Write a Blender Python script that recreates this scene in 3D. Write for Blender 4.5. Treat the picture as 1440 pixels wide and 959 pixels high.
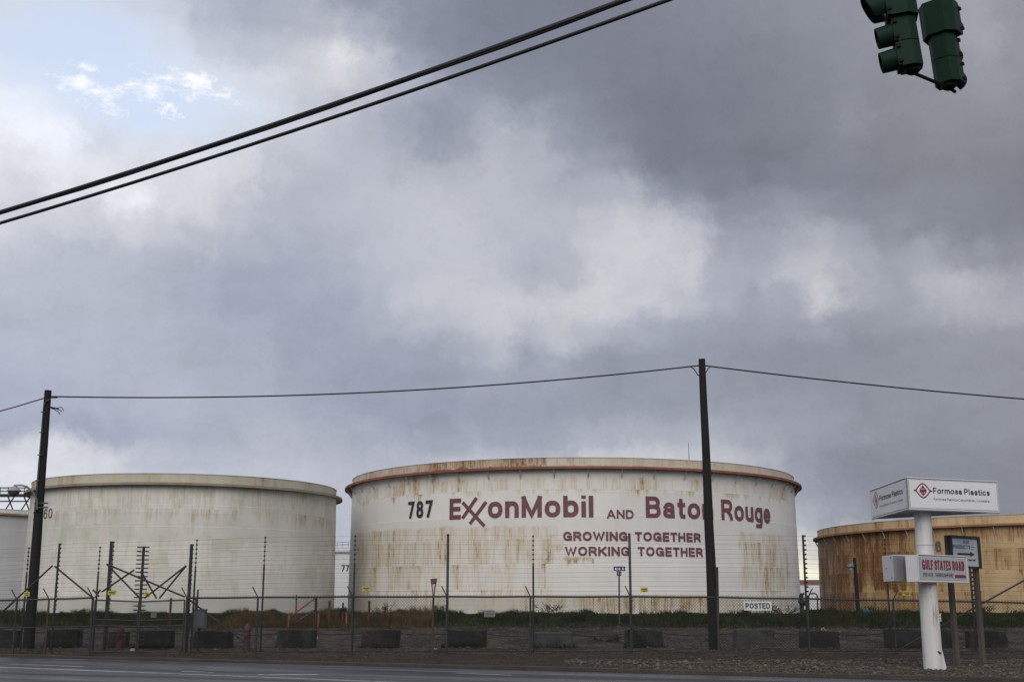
import bpy, bmesh, math, random
from mathutils import Vector, Matrix
import bpy.utils
R = math.radians
rnd = random.Random(7)
for o in list(bpy.data.objects): bpy.data.objects.remove(o)
scene = bpy.context.scene
C = scene.collection

# ------------------------------------------------------------------ camera
EYE = 1.6
FPX = 1690.0                     # focal length in photo pixels (1440 wide)
PITCH = math.atan(372.5 / FPX)
cam_d = bpy.data.cameras.new('camera'); cam = bpy.data.objects.new('camera', cam_d); C.objects.link(cam)
cam_d.sensor_width = 36; cam_d.lens = 36 * FPX / 1440; cam_d.clip_end = 9000; cam_d.clip_start = .1
cam.location = (0, 0, EYE); cam.rotation_euler = (math.pi / 2 + PITCH, 0, 0)
scene.camera = cam
SP, CP = math.sin(PITCH), math.cos(PITCH)
def ray(px, py):
    u = (px - 720) / FPX; v = (479.5 - py) / FPX
    return Vector((u, CP - v * SP, SP + v * CP))
def at(px, py, Y):               # point of the place seen at a photo pixel, Y metres ahead
    d = ray(px, py); return Vector((0, 0, EYE)) + d * (Y / d.y)
def azel(px, py):
    d = ray(px, py).normalized(); return math.atan2(d.x, d.y), math.asin(d.z)
def pix(az, el):
    d = Vector((math.sin(az) * math.cos(el), math.cos(az) * math.cos(el), math.sin(el)))
    f = d.y * CP + d.z * SP; up = -d.y * SP + d.z * CP
    return 720 + FPX * d.x / f, 479.5 - FPX * up / f

# ------------------------------------------------------------------ node helper
class NT:
    def __init__(s, tree): s.t = tree; s.n = tree.nodes; s.l = tree.links
    def node(s, kind, **kw):
        n = s.n.new(kind)
        for k, v in kw.items(): setattr(n, k, v)
        return n
    def put(s, sock, v):
        if isinstance(v, bpy.types.NodeSocket): s.l.new(v, sock)
        elif isinstance(v, (tuple, list)) and len(v) == 3 and len(sock.default_value) == 4: sock.default_value = (*v, 1)
        else: sock.default_value = v
    def m(s, op, a, b=None, c=None, clamp=False):
        n = s.node('ShaderNodeMath', operation=op, use_clamp=clamp)
        s.put(n.inputs[0], a)
        if b is not None: s.put(n.inputs[1], b)
        if c is not None: s.put(n.inputs[2], c)
        return n.outputs[0]
    def vm(s, op, a, b=None, scale=None):
        n = s.node('ShaderNodeVectorMath', operation=op)
        s.put(n.inputs[0], a)
        if b is not None: s.put(n.inputs[1], b)
        if scale is not None: s.put(n.inputs['Scale'], scale)
        return n.outputs['Value'] if op in ('DOT_PRODUCT', 'LENGTH') else n.outputs[0]
    def noise(s, vec, scale, detail=4, rough=.55, out='Fac', dist=0):
        n = s.node('ShaderNodeTexNoise'); s.put(n.inputs['Vector'], vec)
        n.inputs['Scale'].default_value = scale; n.inputs['Detail'].default_value = detail
        n.inputs['Roughness'].default_value = rough; n.inputs['Distortion'].default_value = dist
        return n.outputs[out]
    def ss(s, x, a, b, lo=0., hi=1.):          # smooth step a..b -> lo..hi
        n = s.node('ShaderNodeMapRange', interpolation_type='SMOOTHSTEP')
        s.put(n.inputs['Value'], x); s.put(n.inputs['From Min'], a); s.put(n.inputs['From Max'], b)
        n.inputs['To Min'].default_value = lo; n.inputs['To Max'].default_value = hi
        return n.outputs[0]
    def lin(s, x, a, b, lo=0., hi=1.):
        n = s.node('ShaderNodeMapRange'); s.put(n.inputs['Value'], x)
        n.inputs['From Min'].default_value = a; n.inputs['From Max'].default_value = b
        n.inputs['To Min'].default_value = lo; n.inputs['To Max'].default_value = hi
        return n.outputs[0]
    def mix(s, f, a, b, mode='MIX'):
        n = s.node('ShaderNodeMix', data_type='RGBA', blend_type=mode)
        s.put(n.inputs[0], f); s.put(n.inputs[6], a); s.put(n.inputs[7], b)
        return n.outputs[2]
    def ramp(s, f, stops, interp='LINEAR'):
        n = s.node('ShaderNodeValToRGB'); cr = n.color_ramp; cr.interpolation = interp
        while len(cr.elements) < len(stops): cr.elements.new(.5)
        for e, (p, c) in zip(cr.elements, stops): e.position = p
        for e, (p, c) in zip(cr.elements, stops): e.color = (*c, 1) if len(c) == 3 else c
        s.put(n.inputs[0], f); return n.outputs[0], n.outputs[1]
    def xyz(s, v):
        n = s.node('ShaderNodeSeparateXYZ'); s.put(n.inputs[0], v); return n.outputs
    def comb(s, x, y, z):
        n = s.node('ShaderNodeCombineXYZ')
        for i, q in enumerate((x, y, z)): s.put(n.inputs[i], q)
        return n.outputs[0]
def lin1(c):
    c /= 255.; return c / 12.92 if c <= .04045 else ((c + .055) / 1.055) ** 2.4
def srgb(r, g, b): return (lin1(r), lin1(g), lin1(b))

# ------------------------------------------------------------------ sky (clouds laid out by compass direction)
SUN_AZ, SUN_EL = R(-170), R(35)      # compass direction the light comes from: left, a little behind the camera
world = bpy.data.worlds.new('World'); scene.world = world; world.use_nodes = True
wt = world.node_tree; wt.nodes.clear(); N = NT(wt)
READ = {}   # brightness readings of the cloud deck: image row -> (column, level)
for ln in '''0 0:205 60:206 120:206 170:205 220:196 260:190 300:178 360:170 420:182 480:160 540:150 600:145 660:138 720:135 780:133 840:133 900:134 960:140 1020:143 1080:146 1140:148 1200:148 1260:150 1320:152 1380:158 1440:150
40 0:208 60:208 120:210 180:205 230:212 270:195 310:176 360:172 420:180 470:182 500:195 540:155 600:145 660:138 720:135 840:134 960:137 1080:140 1200:147 1320:152 1390:162 1440:152
80 0:212 60:212 120:214 180:216 240:213 300:200 360:190 420:195 480:215 520:195 545:168 600:150 660:143 720:138 780:136 840:136 900:134 960:135 1020:134 1080:138 1140:142 1200:146 1260:148 1320:152 1390:160 1440:150
120 0:232 60:226 120:222 180:218 240:222 300:222 340:222 420:195 480:200 540:180 600:165 660:150 720:145 780:140 840:138 900:135 960:134 1020:134 1080:136 1140:140 1200:146 1260:142 1320:146 1380:148 1440:142
160 0:230 60:230 120:215 180:213 240:214 300:212 360:200 420:192 480:182 540:172 600:158 625:152 680:165 720:165 780:148 840:140 900:134 960:132 1020:134 1080:136 1140:140 1200:150 1260:142 1320:146 1440:142
200 0:222 65:240 90:235 130:198 180:214 240:220 300:205 360:195 420:190 480:180 540:175 600:165 640:162 700:180 730:180 780:158 840:148 900:136 960:130 1000:138 1060:134 1120:136 1180:142 1260:140 1320:142 1380:140 1440:136
240 0:215 60:210 110:228 150:214 200:204 240:205 260:220 300:200 330:214 360:190 420:182 480:182 540:182 600:182 660:182 720:182 780:172 840:160 880:150 920:135 960:132 1040:127 1080:125 1140:132 1200:138 1260:138 1320:138 1380:136 1440:130
280 0:205 60:205 105:230 150:205 195:242 225:205 260:220 300:200 360:185 420:180 480:184 540:186 600:188 660:188 720:182 780:175 820:178 850:172 880:182 920:165 960:146 1020:138 1060:134 1090:150 1120:140 1200:136 1260:142 1320:142 1380:138 1440:134
320 0:198 60:198 120:198 180:202 240:195 300:190 360:183 420:182 480:182 540:184 600:188 660:188 720:182 780:182 815:186 850:192 900:198 940:192 970:172 1020:150 1060:150 1090:170 1130:160 1160:168 1220:160 1260:148 1320:140 1440:134
355 0:190 60:186 120:182 180:184 240:182 300:172 360:168 420:174 480:180 540:184 600:186 660:186 720:182 760:170 800:184 860:198 900:190 960:196 1000:176 1030:160 1080:172 1120:178 1160:178 1220:166 1260:160 1320:162 1360:152 1440:144
390 0:186 60:185 120:184 180:182 240:177 300:167 360:164 420:168 480:174 540:182 600:187 660:188 720:186 760:168 800:188 860:200 900:178 930:192 960:200 1000:180 1040:165 1080:168 1110:186 1140:187 1170:188 1200:176 1240:162 1280:165 1330:180 1380:172 1440:156
415 0:184 120:183 240:177 300:170 360:164 420:166 480:166 520:176 560:188 600:190 660:190 720:192 780:196 840:200 880:198 910:190 935:200 950:178 980:185 1010:174 1060:158 1110:162 1160:190 1185:200 1210:168 1260:158 1320:172 1370:188 1410:186 1440:165
450 0:182 120:181 240:178 300:174 360:166 420:168 480:165 520:176 560:182 590:202 620:190 660:190 720:195 780:197 840:190 880:180 920:172 960:166 1020:160 1080:155 1140:162 1200:158 1260:155 1320:158 1380:162 1440:157
480 0:180 120:180 240:178 360:172 420:168 480:168 540:165 600:166 640:172 680:196 715:186 740:158 780:172 800:176 840:158 880:155 960:156 1080:150 1200:150 1320:152 1440:150
515 0:176 120:178 240:178 300:177 360:174 420:166 480:166 540:163 600:163 660:170 700:172 740:162 800:164 850:149 900:151 960:155 1080:150 1200:148 1320:150 1440:148
560 0:172 60:174 120:176 240:178 360:175 420:172 480:162 540:158 600:156 660:158 720:160 780:158 840:156 900:156 960:155 1020:152 1080:154 1140:154 1200:150 1320:150 1440:148
600 0:174 60:170 120:166 180:170 240:174 300:174 360:176 420:178 480:170 540:164 600:156 660:156 720:156 780:156 840:158 900:160 960:160 1000:161 1060:162 1120:160 1180:156 1240:150 1320:147 1440:146
640 0:208 60:206 100:202 130:224 170:192 240:180 300:178 360:184 420:186 480:176 540:176 600:184 660:186 700:176 760:174 800:184 840:200 900:200 960:194 1000:192 1060:182 1100:166 1160:150 1200:141 1260:143 1320:141 1440:140
690 0:214 120:206 240:190 480:182 720:185 960:185 1080:172 1160:152 1200:145 1260:142 1440:139
740 0:210 240:190 480:182 720:182 960:180 1080:176 1130:176 1200:156 1260:145 1440:140
790 0:200 480:182 960:190 1060:222 1130:230 1180:226 1260:190 1440:150
850 0:200 480:184 960:205 1060:240 1130:246 1180:244 1260:205 1440:165'''.split('\n'):
    p_ = ln.split(); READ[int(p_[0])] = [tuple(map(int, q.split(':'))) for q in p_[1:]]
YS = sorted(READ)
def row_at(y, px):
    t = READ[y]
    if px <= t[0][0]: return t[0][1]
    for (a, b), (c, d) in zip(t, t[1:]):
        if px <= c: f = (px - a) / (c - a); return b + (d - b) * f
    return t[-1][1]
def lum(px, py):
    px = min(max(px, 0), 1440); py = min(max(py, YS[0]), YS[-1])
    i = max(k for k in range(len(YS) - 1) if YS[k] <= py); f = (py - YS[i]) / (YS[i + 1] - YS[i])
    L = row_at(YS[i], px) * (1 - f) + row_at(YS[i + 1], px) * f
    L = 188 + (L - 188) * SKY_CONTRAST
    return L if L < 205 else 205 + (L - 205) * .85
SKY_CONTRAST = 1.16
def gap(px, py):                       # thin-cloud opening where the blue sky comes through
    g = 1.3 * math.exp(-((px - 95) / 150) ** 2 - ((py - 60) / 68) ** 2) + 1.1 * math.exp(-((px - 225) / 130) ** 2 - ((py - 150) / 52) ** 2)
    return min(1, g)
def cloud_col(px, py):
    L = lum(px, py); t = min(max(px / 1440, 0), 1); w = max(0, min(1, (py - 740) / 60)) * max(0, 1 - abs(px - 1130) / 150)
    k_ = max(0, min(1, (205 - L) / 45)); b = (13 + 17 * (1 - t)) * k_ + (2 + 9 * (1 - t)) * (1 - k_)      # shadowed cloud is cool, lit cloud nearly white
    if py < 250: b -= 3 * t
    bl = (L - b * .35, L - b * .12, L + b * .6)
    return srgb(bl[0] + 4 * w, bl[1] - 3 * w, bl[2] - 32 * w)
tc = N.node('ShaderNodeTexCoord').outputs['Generated']
d0 = N.vm('NORMALIZE', tc)
dx, dy, dz = N.xyz(d0)
az0 = N.m('ARCTAN2', dx, dy); el0 = N.m('ARCSINE', dz)
# cloud-deck coordinates: stretch towards the horizon as a flat deck does
dk = N.m('ADD', N.m('MAXIMUM', dz, 0.), .22)
deck = N.comb(N.m('DIVIDE', dx, dk), N.m('DIVIDE', dy, dk), 0.)
w1 = N.vm('SUBTRACT', N.noise(deck, 2.2, 3, .55, 'Color'), (.5, .5, .5))
w2 = N.vm('SUBTRACT', N.noise(d0, 13, 7, .70, 'Color'), (.5, .5, .5))
wx1, wy1, _ = N.xyz(w1); wx2, wy2, _ = N.xyz(w2)
az = N.m('ADD', az0, N.m('MULTIPLY_ADD', wx1, .025, N.m('MULTIPLY', wx2, .085)))
el = N.m('ADD', el0, N.m('MULTIPLY_ADD', wy1, .015, N.m('MULTIPLY', wy2, .060)))
A0, A1 = R(-24.8), R(24.8)
azn = N.lin(az, A0, A1)
els = [R(-1 + 1.27 * i) for i in range(24)]
sky = gp_ = None
for i, e in enumerate(els):
    stops = []
    for k in range(32):
        a = A0 + (A1 - A0) * k / 31; p = pix(a, e)
        stops.append((k / 31, (*cloud_col(*p), gap(*p))))
    c, al = N.ramp(azn, stops, 'EASE')
    if sky is None: sky, gp_ = c, al
    else:
        f = N.ss(el, els[i - 1], e)
        sky = N.mix(f, sky, c)
        gp_ = N.m('ADD', N.m('MULTIPLY', gp_, N.m('SUBTRACT', 1., f)), N.m('MULTIPLY', al, f))
# the deck goes on round the rest of the sky with the same greys
gn = N.noise(d0, 3.2, 2, .55)
gen, _ = N.ramp(gn, [(.3, srgb(138, 140, 152)), (.5, srgb(168, 172, 188)), (.68, srgb(205, 208, 216))])
out = N.m('MAXIMUM', N.ss(N.m('ABSOLUTE', az0), R(24), R(46)), N.ss(el0, R(28), R(50)))
sky = N.mix(out, sky, gen)
gp_ = N.m('MULTIPLY', gp_, N.m('SUBTRACT', 1., out))
# billow relief: fine and mid cloud structure
b1 = N.noise(N.vm('ADD', deck, N.vm('SCALE', w1, scale=.5)), 2.6, 6, .58)
b2 = N.noise(N.vm('ADD', d0, N.vm('SCALE', w2, scale=.12)), 12, 7, .68)
rel = N.m('ADD', N.m('MULTIPLY', N.m('SUBTRACT', b1, .5), .30), N.m('MULTIPLY', N.m('SUBTRACT', N.m('MULTIPLY', N.m('ABSOLUTE', N.m('SUBTRACT', b2, .5)), 2.), .16), -.24))
rel = N.m('ADD', 1., N.m('MULTIPLY', rel, N.m('SUBTRACT', 1., N.m('MULTIPLY', gp_, .8))))
sky = N.vm('SCALE', sky, scale=rel)
# single clumps and wisps, each at its compass bearing
CN2 = N.noise(N.comb(az0, N.m('MULTIPLY', el0, 2.0), .3), 46, 6, .7)
AE = N.comb(az, el, 0.)
def clump(cur, px, py, rx, ry, col, amt, lo=.1, hi=.6, rot=0., nscale=30, stretch=1.):
    a, e = azel(px, py)
    mp = N.node('ShaderNodeMapping', vector_type='TEXTURE'); N.put(mp.inputs[0], AE)
    mp.inputs['Location'].default_value = (a, e, 0); mp.inputs['Rotation'].default_value = (0, 0, rot); mp.inputs['Scale'].default_value = (rx / FPX, ry / FPX, 1)
    r = N.vm('LENGTH', mp.outputs[0])
    n = CN2
    f = N.ss(N.m('MULTIPLY_ADD', n, 4.2, N.m('SUBTRACT', -1.1, r)), lo, hi, 0., amt)
    return N.mix(f, cur, col)
nish = N.node('ShaderNodeTexSky', sky_type='NISHITA', sun_disc=False)
nish.sun_elevation = SUN_EL; nish.sun_rotation = SUN_AZ; nish.air_density = 1.2; nish.dust_density = 2.
BG = .1
sky = N.vm('SCALE', sky, scale=.92 / BG)
sky = N.mix(N.m('MULTIPLY', gp_, .82), sky, N.vm('ADD', N.vm('SCALE', nish.outputs[0], scale=.75), (3.9, 4.25, 5.0)))
wh = tuple(x / BG for x in srgb(249, 246, 244)); dk_ = tuple(x / BG for x in srgb(160, 164, 184)); dk2 = tuple(x / BG for x in srgb(142, 147, 165))
sky = clump(sky, 128, 122, 56, 32, wh, .7, .1, 1.3, R(-28), 38, 2.)
sky = clump(sky, 205, 124, 46, 24, wh, .6, .1, 1.3, R(-20), 38, 2.)
sky = clump(sky, 272, 120, 64, 28, wh, .7, .1, 1.3, R(-8), 38, 2.)
sky = clump(sky, 232, 155, 40, 10, wh, .6, .2, 1., R(-4), 38, 2.)
bgn = N.node('ShaderNodeBackground'); N.put(bgn.inputs[0], sky); bgn.inputs[1].default_value = BG
N.l.new(bgn.outputs[0], N.node('ShaderNodeOutputWorld').inputs[0])

# ------------------------------------------------------------------ sun, exposure
sd = bpy.data.lights.new('sun', 'SUN'); sd.energy = 1.45; sd.angle = R(45); sd.color = (1, .96, .9)
sun = bpy.data.objects.new('sun', sd); C.objects.link(sun)
sv = Vector((math.sin(SUN_AZ) * math.cos(SUN_EL), math.cos(SUN_AZ) * math.cos(SUN_EL), math.sin(SUN_EL)))
sun.rotation_euler = sv.to_track_quat('Z', 'Y').to_euler(); sun.location = (0, -20, 40)
vs = scene.view_settings; vs.view_transform = 'Standard'; vs.look = 'None'; vs.exposure = .25; vs.gamma = 1; vs.use_curve_mapping = False
scene.render.engine = 'CYCLES'
world.cycles.sampling_method = 'MANUAL'; world.cycles.sample_map_resolution = 256
scene.cycles.max_bounces = 5; scene.cycles.diffuse_bounces = 3

# ------------------------------------------------------------------ materials
MATS = {}
def mat(name, col, rough=.7, var=.25, scale=3., bump=0., bscale=40., metal=0., col2=None, thr=(.45, .7), stretch=None, spec=.5, fine=0.):
    """plain procedural paint/metal/wood: base colour varied by noise, optional second colour in patches"""
    if name in MATS: return MATS[name]
    mt = bpy.data.materials.new(name); mt.use_nodes = True; t = mt.node_tree; t.nodes.clear(); n = NT(t)
    p = n.node('ShaderNodeBsdfPrincipled'); o = n.node('ShaderNodeOutputMaterial'); n.l.new(p.outputs[0], o.inputs[0])
    g = n.node('ShaderNodeNewGeometry').outputs['Position']
    if stretch: g = n.vm('MULTIPLY', g, stretch)
    a = n.noise(g, scale, 6, .6)
    k = n.lin(a, .25, .75, 1 - var, 1 + var)
    if fine: k = n.m('MULTIPLY', k, n.lin(n.noise(g, scale * 14, 4, .6), .25, .75, 1 - fine, 1 + fine))
    c = n.vm('SCALE', tuple(col), scale=k)
    if col2: c = n.mix(n.ss(n.noise(n.vm('ADD', g, (3.7, 1.1, 9.2)), scale * .8, 7, .65), *thr), c, col2)
    n.put(p.inputs['Base Color'], c); p.inputs['Roughness'].default_value = rough; p.inputs['Metallic'].default_value = metal
    p.inputs['Specular IOR Level'].default_value = spec
    if bump:
        b = n.node('ShaderNodeBump'); b.inputs['Strength'].default_value = bump; b.inputs['Distance'].default_value = .02
        n.put(b.inputs['Height'], n.noise(g, bscale, 5, .6)); n.l.new(b.outputs[0], p.inputs['Normal'])
    MATS[name] = mt; return mt

def tank_mat(name, base, streak, dark, zones, general=.1, green=None, vary=.06, sat=1.):
    """painted steel plate: UV = metres round the shell, metres up. zones = stained areas with their own outline"""
    mt = bpy.data.materials.new(name); mt.use_nodes = True; t = mt.node_tree; t.nodes.clear(); n = NT(t)
    p = n.node('ShaderNodeBsdfPrincipled'); o = n.node('ShaderNodeOutputMaterial'); n.l.new(p.outputs[0], o.inputs[0])
    uv = n.node('ShaderNodeUVMap').outputs[0]
    u, v, _ = n.xyz(uv)
    wob = n.m('MULTIPLY', n.m('SUBTRACT', n.noise(uv, .45, 4, .6), .5), 5.)
    cs = n.m('MULTIPLY', n.m('FLOOR', n.m('DIVIDE', n.m('SUBTRACT', v, .85), 2.27)), 3.7)      # runs start afresh at each plate course
    s1 = n.noise(n.comb(u, n.m('MULTIPLY', v, .10), cs), 1.1, 5, .62)
    s2 = n.noise(n.comb(u, n.m('MULTIPLY', v, .06), cs), 6.5, 4, .68)
    s3 = n.noise(n.comb(u, n.m('MULTIPLY', v, .35), n.m('MULTIPLY', cs, .1)), .55, 5, .6)
    st = n.m('ADD', n.m('MULTIPLY', s1, .45), n.m('ADD', n.m('MULTIPLY', s2, .40), n.m('MULTIPLY', s3, .32)))
    mk = n.m('MULTIPLY', n.lin(s3, .3, .7), general)
    uu = n.m('ADD', u, wob); vv = n.m('ADD', v, n.m('MULTIPLY', n.m('SUBTRACT', s1, .5), 3.4)); vt = n.m('ADD', v, n.m('MULTIPLY', n.m('SUBTRACT', s2, .5), 1.3))
    for (u0, u1, v0, v1, w, soft) in zones:
        f = n.m('MULTIPLY', n.ss(uu, u0 - soft, u0 + soft), n.ss(uu, u1 - soft, u1 + soft, 1., 0.))
        f = n.m('MULTIPLY', f, n.m('MULTIPLY', n.ss(vv, v0 - .5, v0 + .5), n.ss(vt, v1 - .2, v1 + .2, 1., 0.)))
        mk = n.m('MAXIMUM', mk, n.m('MULTIPLY', f, w))
    fr = n.m('FRACT', n.m('DIVIDE', n.m('SUBTRACT', v, .85), 2.27))
    sm = n.m('ADD', n.m('MULTIPLY_ADD', n.m('SUBTRACT', mk, 1.), .24, st), n.m('MULTIPLY', n.m('SUBTRACT', fr, .5), .03))
    stain = n.ss(sm, .48, .78)
    cell = n.node('ShaderNodeTexBrick'); n.put(cell.inputs['Vector'], uv)
    cell.inputs['Scale'].default_value = 1; cell.inputs['Brick Width'].default_value = 9.; cell.inputs['Row Height'].default_value = 2.4
    cell.inputs['Mortar Size'].default_value = .012; cell.inputs['Color1'].default_value = (1 - vary,) * 3 + (1,); cell.inputs['Color2'].default_value = (1 + vary * .5,) * 3 + (1,)
    cell.inputs['Mortar'].default_value = (1 - vary * 1.5,) * 3 + (1,)
    grime = n.lin(n.noise(n.comb(u, n.m('MULTIPLY', v, .4), 2.), .35, 6, .6), .3, .7, 1 - vary, 1 + vary)
    c = n.mix(1., n.vm('SCALE', base, scale=grime), cell.outputs[0], 'MULTIPLY')
    if green:
        gc, gl, gh, gs = green
        # mildew in the patchy columns that plate edges and ladders of runoff leave
        gx = n.m('MULTIPLY', n.m('ROUND', n.m('DIVIDE', n.m('ADD', u, n.m('MULTIPLY', wob, .25)), .9)), .9)
        gy = n.m('MULTIPLY', n.m('ROUND', n.m('DIVIDE', n.m('ADD', v, n.m('MULTIPLY', wob, .25)), 1.15)), 1.15)
        g1 = n.noise(n.comb(gx, gy, 1.), .45, 3, .6); g2 = n.noise(n.comb(u, n.m('MULTIPLY', v, .7), 5.), .8, 6, .6)
        gm = n.ss(n.m('ADD', n.m('MULTIPLY', g1, .6), n.m('MULTIPLY', g2, .45)), gl, gh)
        c = n.mix(n.m('MULTIPLY', gm, gs), c, gc)
        s4 = n.noise(n.comb(u, n.m('MULTIPLY', v, .22), 7.), .8, 5, .55)
        c = n.mix(n.ss(s4, .42, .62, 0., .20), c, tuple(x * .72 for x in base))
    c = n.mix(n.ss(sm, .36, .66, 0., .42), c, tuple(.5 * q + .5 * w_ for q, w_ in zip(base, streak)))
    c = n.mix(n.m('MULTIPLY', stain, .78), c, n.mix(n.ss(s2, .35, .65), streak, tuple(a * .66 for a in streak)))
    c = n.mix(n.ss(n.m('MULTIPLY_ADD', n.noise(uv, 3., 5, .7), .35, sm), .80, .95, 0., .85), c, dark)
    n.put(p.inputs['Base Color'], c); p.inputs['Roughness'].default_value = .62; p.inputs['Specular IOR Level'].default_value = .25
    b = n.node('ShaderNodeBump'); b.inputs['Strength'].default_value = .25; b.inputs['Distance'].default_value = .03
    n.put(b.inputs['Height'], n.noise(uv, 1.4, 4, .5)); n.l.new(b.outputs[0], p.inputs['Normal'])
    return mt

# ------------------------------------------------------------------ mesh helpers
class MB:
    def __init__(s): s.v = []; s.f = []; s.uv = None
    def add(s, vs, fs):
        k = len(s.v); s.v += [tuple(v) for v in vs]; s.f += [tuple(i + k for i in f) for f in fs]; return s
    def hexa(s, p):       # 8 corners: bottom 4 (ccw), top 4
        return s.add(p, [(3, 2, 1, 0), (4, 5, 6, 7), (0, 1, 5, 4), (1, 2, 6, 5), (2, 3, 7, 6), (3, 0, 4, 7)])
    def box(s, c, size, rz=0, M=None):
        hx, hy, hz = (q / 2 for q in size); c = Vector(c); r = Matrix.Rotation(rz, 3, 'Z') if M is None else M
        return s.hexa([c + r @ Vector(q) for q in ((-hx, -hy, -hz), (hx, -hy, -hz), (hx, hy, -hz), (-hx, hy, -hz), (-hx, -hy, hz), (hx, -hy, hz), (hx, hy, hz), (-hx, hy, hz))])
    def tube(s, pts, rad, n=8, cap=True):
        pts = [Vector(p) for p in pts]; rs = rad if isinstance(rad, (list, tuple)) else [rad] * len(pts)
        t0 = (pts[1] - pts[0]).normalized(); ref = Vector((0, 0, 1)) if abs(t0.z) < .9 else Vector((0, 1, 0))
        x = t0.cross(ref).normalized(); vs = []; fs = []
        for i, p in enumerate(pts):
            t = ((pts[min(i + 1, len(pts) - 1)] - pts[max(i - 1, 0)])).normalized()
            x = (x - t * x.dot(t)).normalized(); y = t.cross(x)
            for k in range(n):
                a = 2 * math.pi * k / n; vs.append(p + (x * math.cos(a) + y * math.sin(a)) * rs[i])
        for i in range(len(pts) - 1):
            for k in range(n):
                q = (k + 1) % n; fs.append((i * n + k, i * n + q, (i + 1) * n + q, (i + 1) * n + k))
        if cap: fs.append(tuple(range(n - 1, -1, -1))); fs.append(tuple((len(pts) - 1) * n + k for k in range(n)))
        return s.add(vs, fs)
    def lathe(s, c, prof, n=16, a0=0, a1=2 * math.pi):   # prof: (radius, z) bottom to top
        c = Vector(c); full = abs(a1 - a0 - 2 * math.pi) < 1e-6; m = n if full else n + 1; vs = []; fs = []
        for (r, z) in prof:
            for k in range(m):
                a = a0 + (a1 - a0) * k / n; vs.append(c + Vector((r * math.cos(a), r * math.sin(a), z)))
        for i in range(len(prof) - 1):
            for k in range(n):
                q = (k + 1) % m; fs.append((i * m + k, i * m + q, (i + 1) * m + q, (i + 1) * m + k))
        return s.add(vs, fs)
    def prism(s, poly, o, X, Y, Z, t):    # polygon (2-D) in plane X,Y at o, thickness t along Z
        k = len(poly); o, X, Y, Z = map(Vector, (o, X, Y, Z))
        b = [o + X * p[0] + Y * p[1] for p in poly]; vs = b + [q + Z * t for q in b]
        return s.add(vs, [tuple(range(k - 1, -1, -1)), tuple(range(k, 2 * k))] + [(i, (i + 1) % k, k + (i + 1) % k, k + i) for i in range(k)])
    def build(s, name, m, parent=None, smooth=False):
        me = bpy.data.meshes.new(name); me.from_pydata(s.v, [], s.f)
        if isinstance(m, str): m = MATS[m]
        me.materials.append(m)
        if smooth:
            me.shade_smooth() if hasattr(me, 'shade_smooth') else None
            me.set_sharp_from_angle(angle=R(38))
        o = bpy.data.objects.new(name, me); C.objects.link(o)
        if parent: adopt(o, parent)
        return o
def adopt(o, parent):
    o.parent = parent; o.matrix_parent_inverse = root_matrix(parent).inverted()
def root_matrix(p):
    m = Matrix.Translation(p.location)
    if p.parent: m = root_matrix(p.parent) @ p.matrix_parent_inverse @ m
    return m
def thing(name, loc, label, cat, group=None):
    o = bpy.data.objects.new(name, None); C.objects.link(o); o.location = loc; o.empty_display_size = .3
    return tag(o, label, cat, group)
def tag(o, label, cat, group=None):
    o['label'] = label; o['category'] = cat
    if group: o['group'] = group
    return o
def struct(o, kind='structure'): o['kind'] = kind; return o

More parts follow.
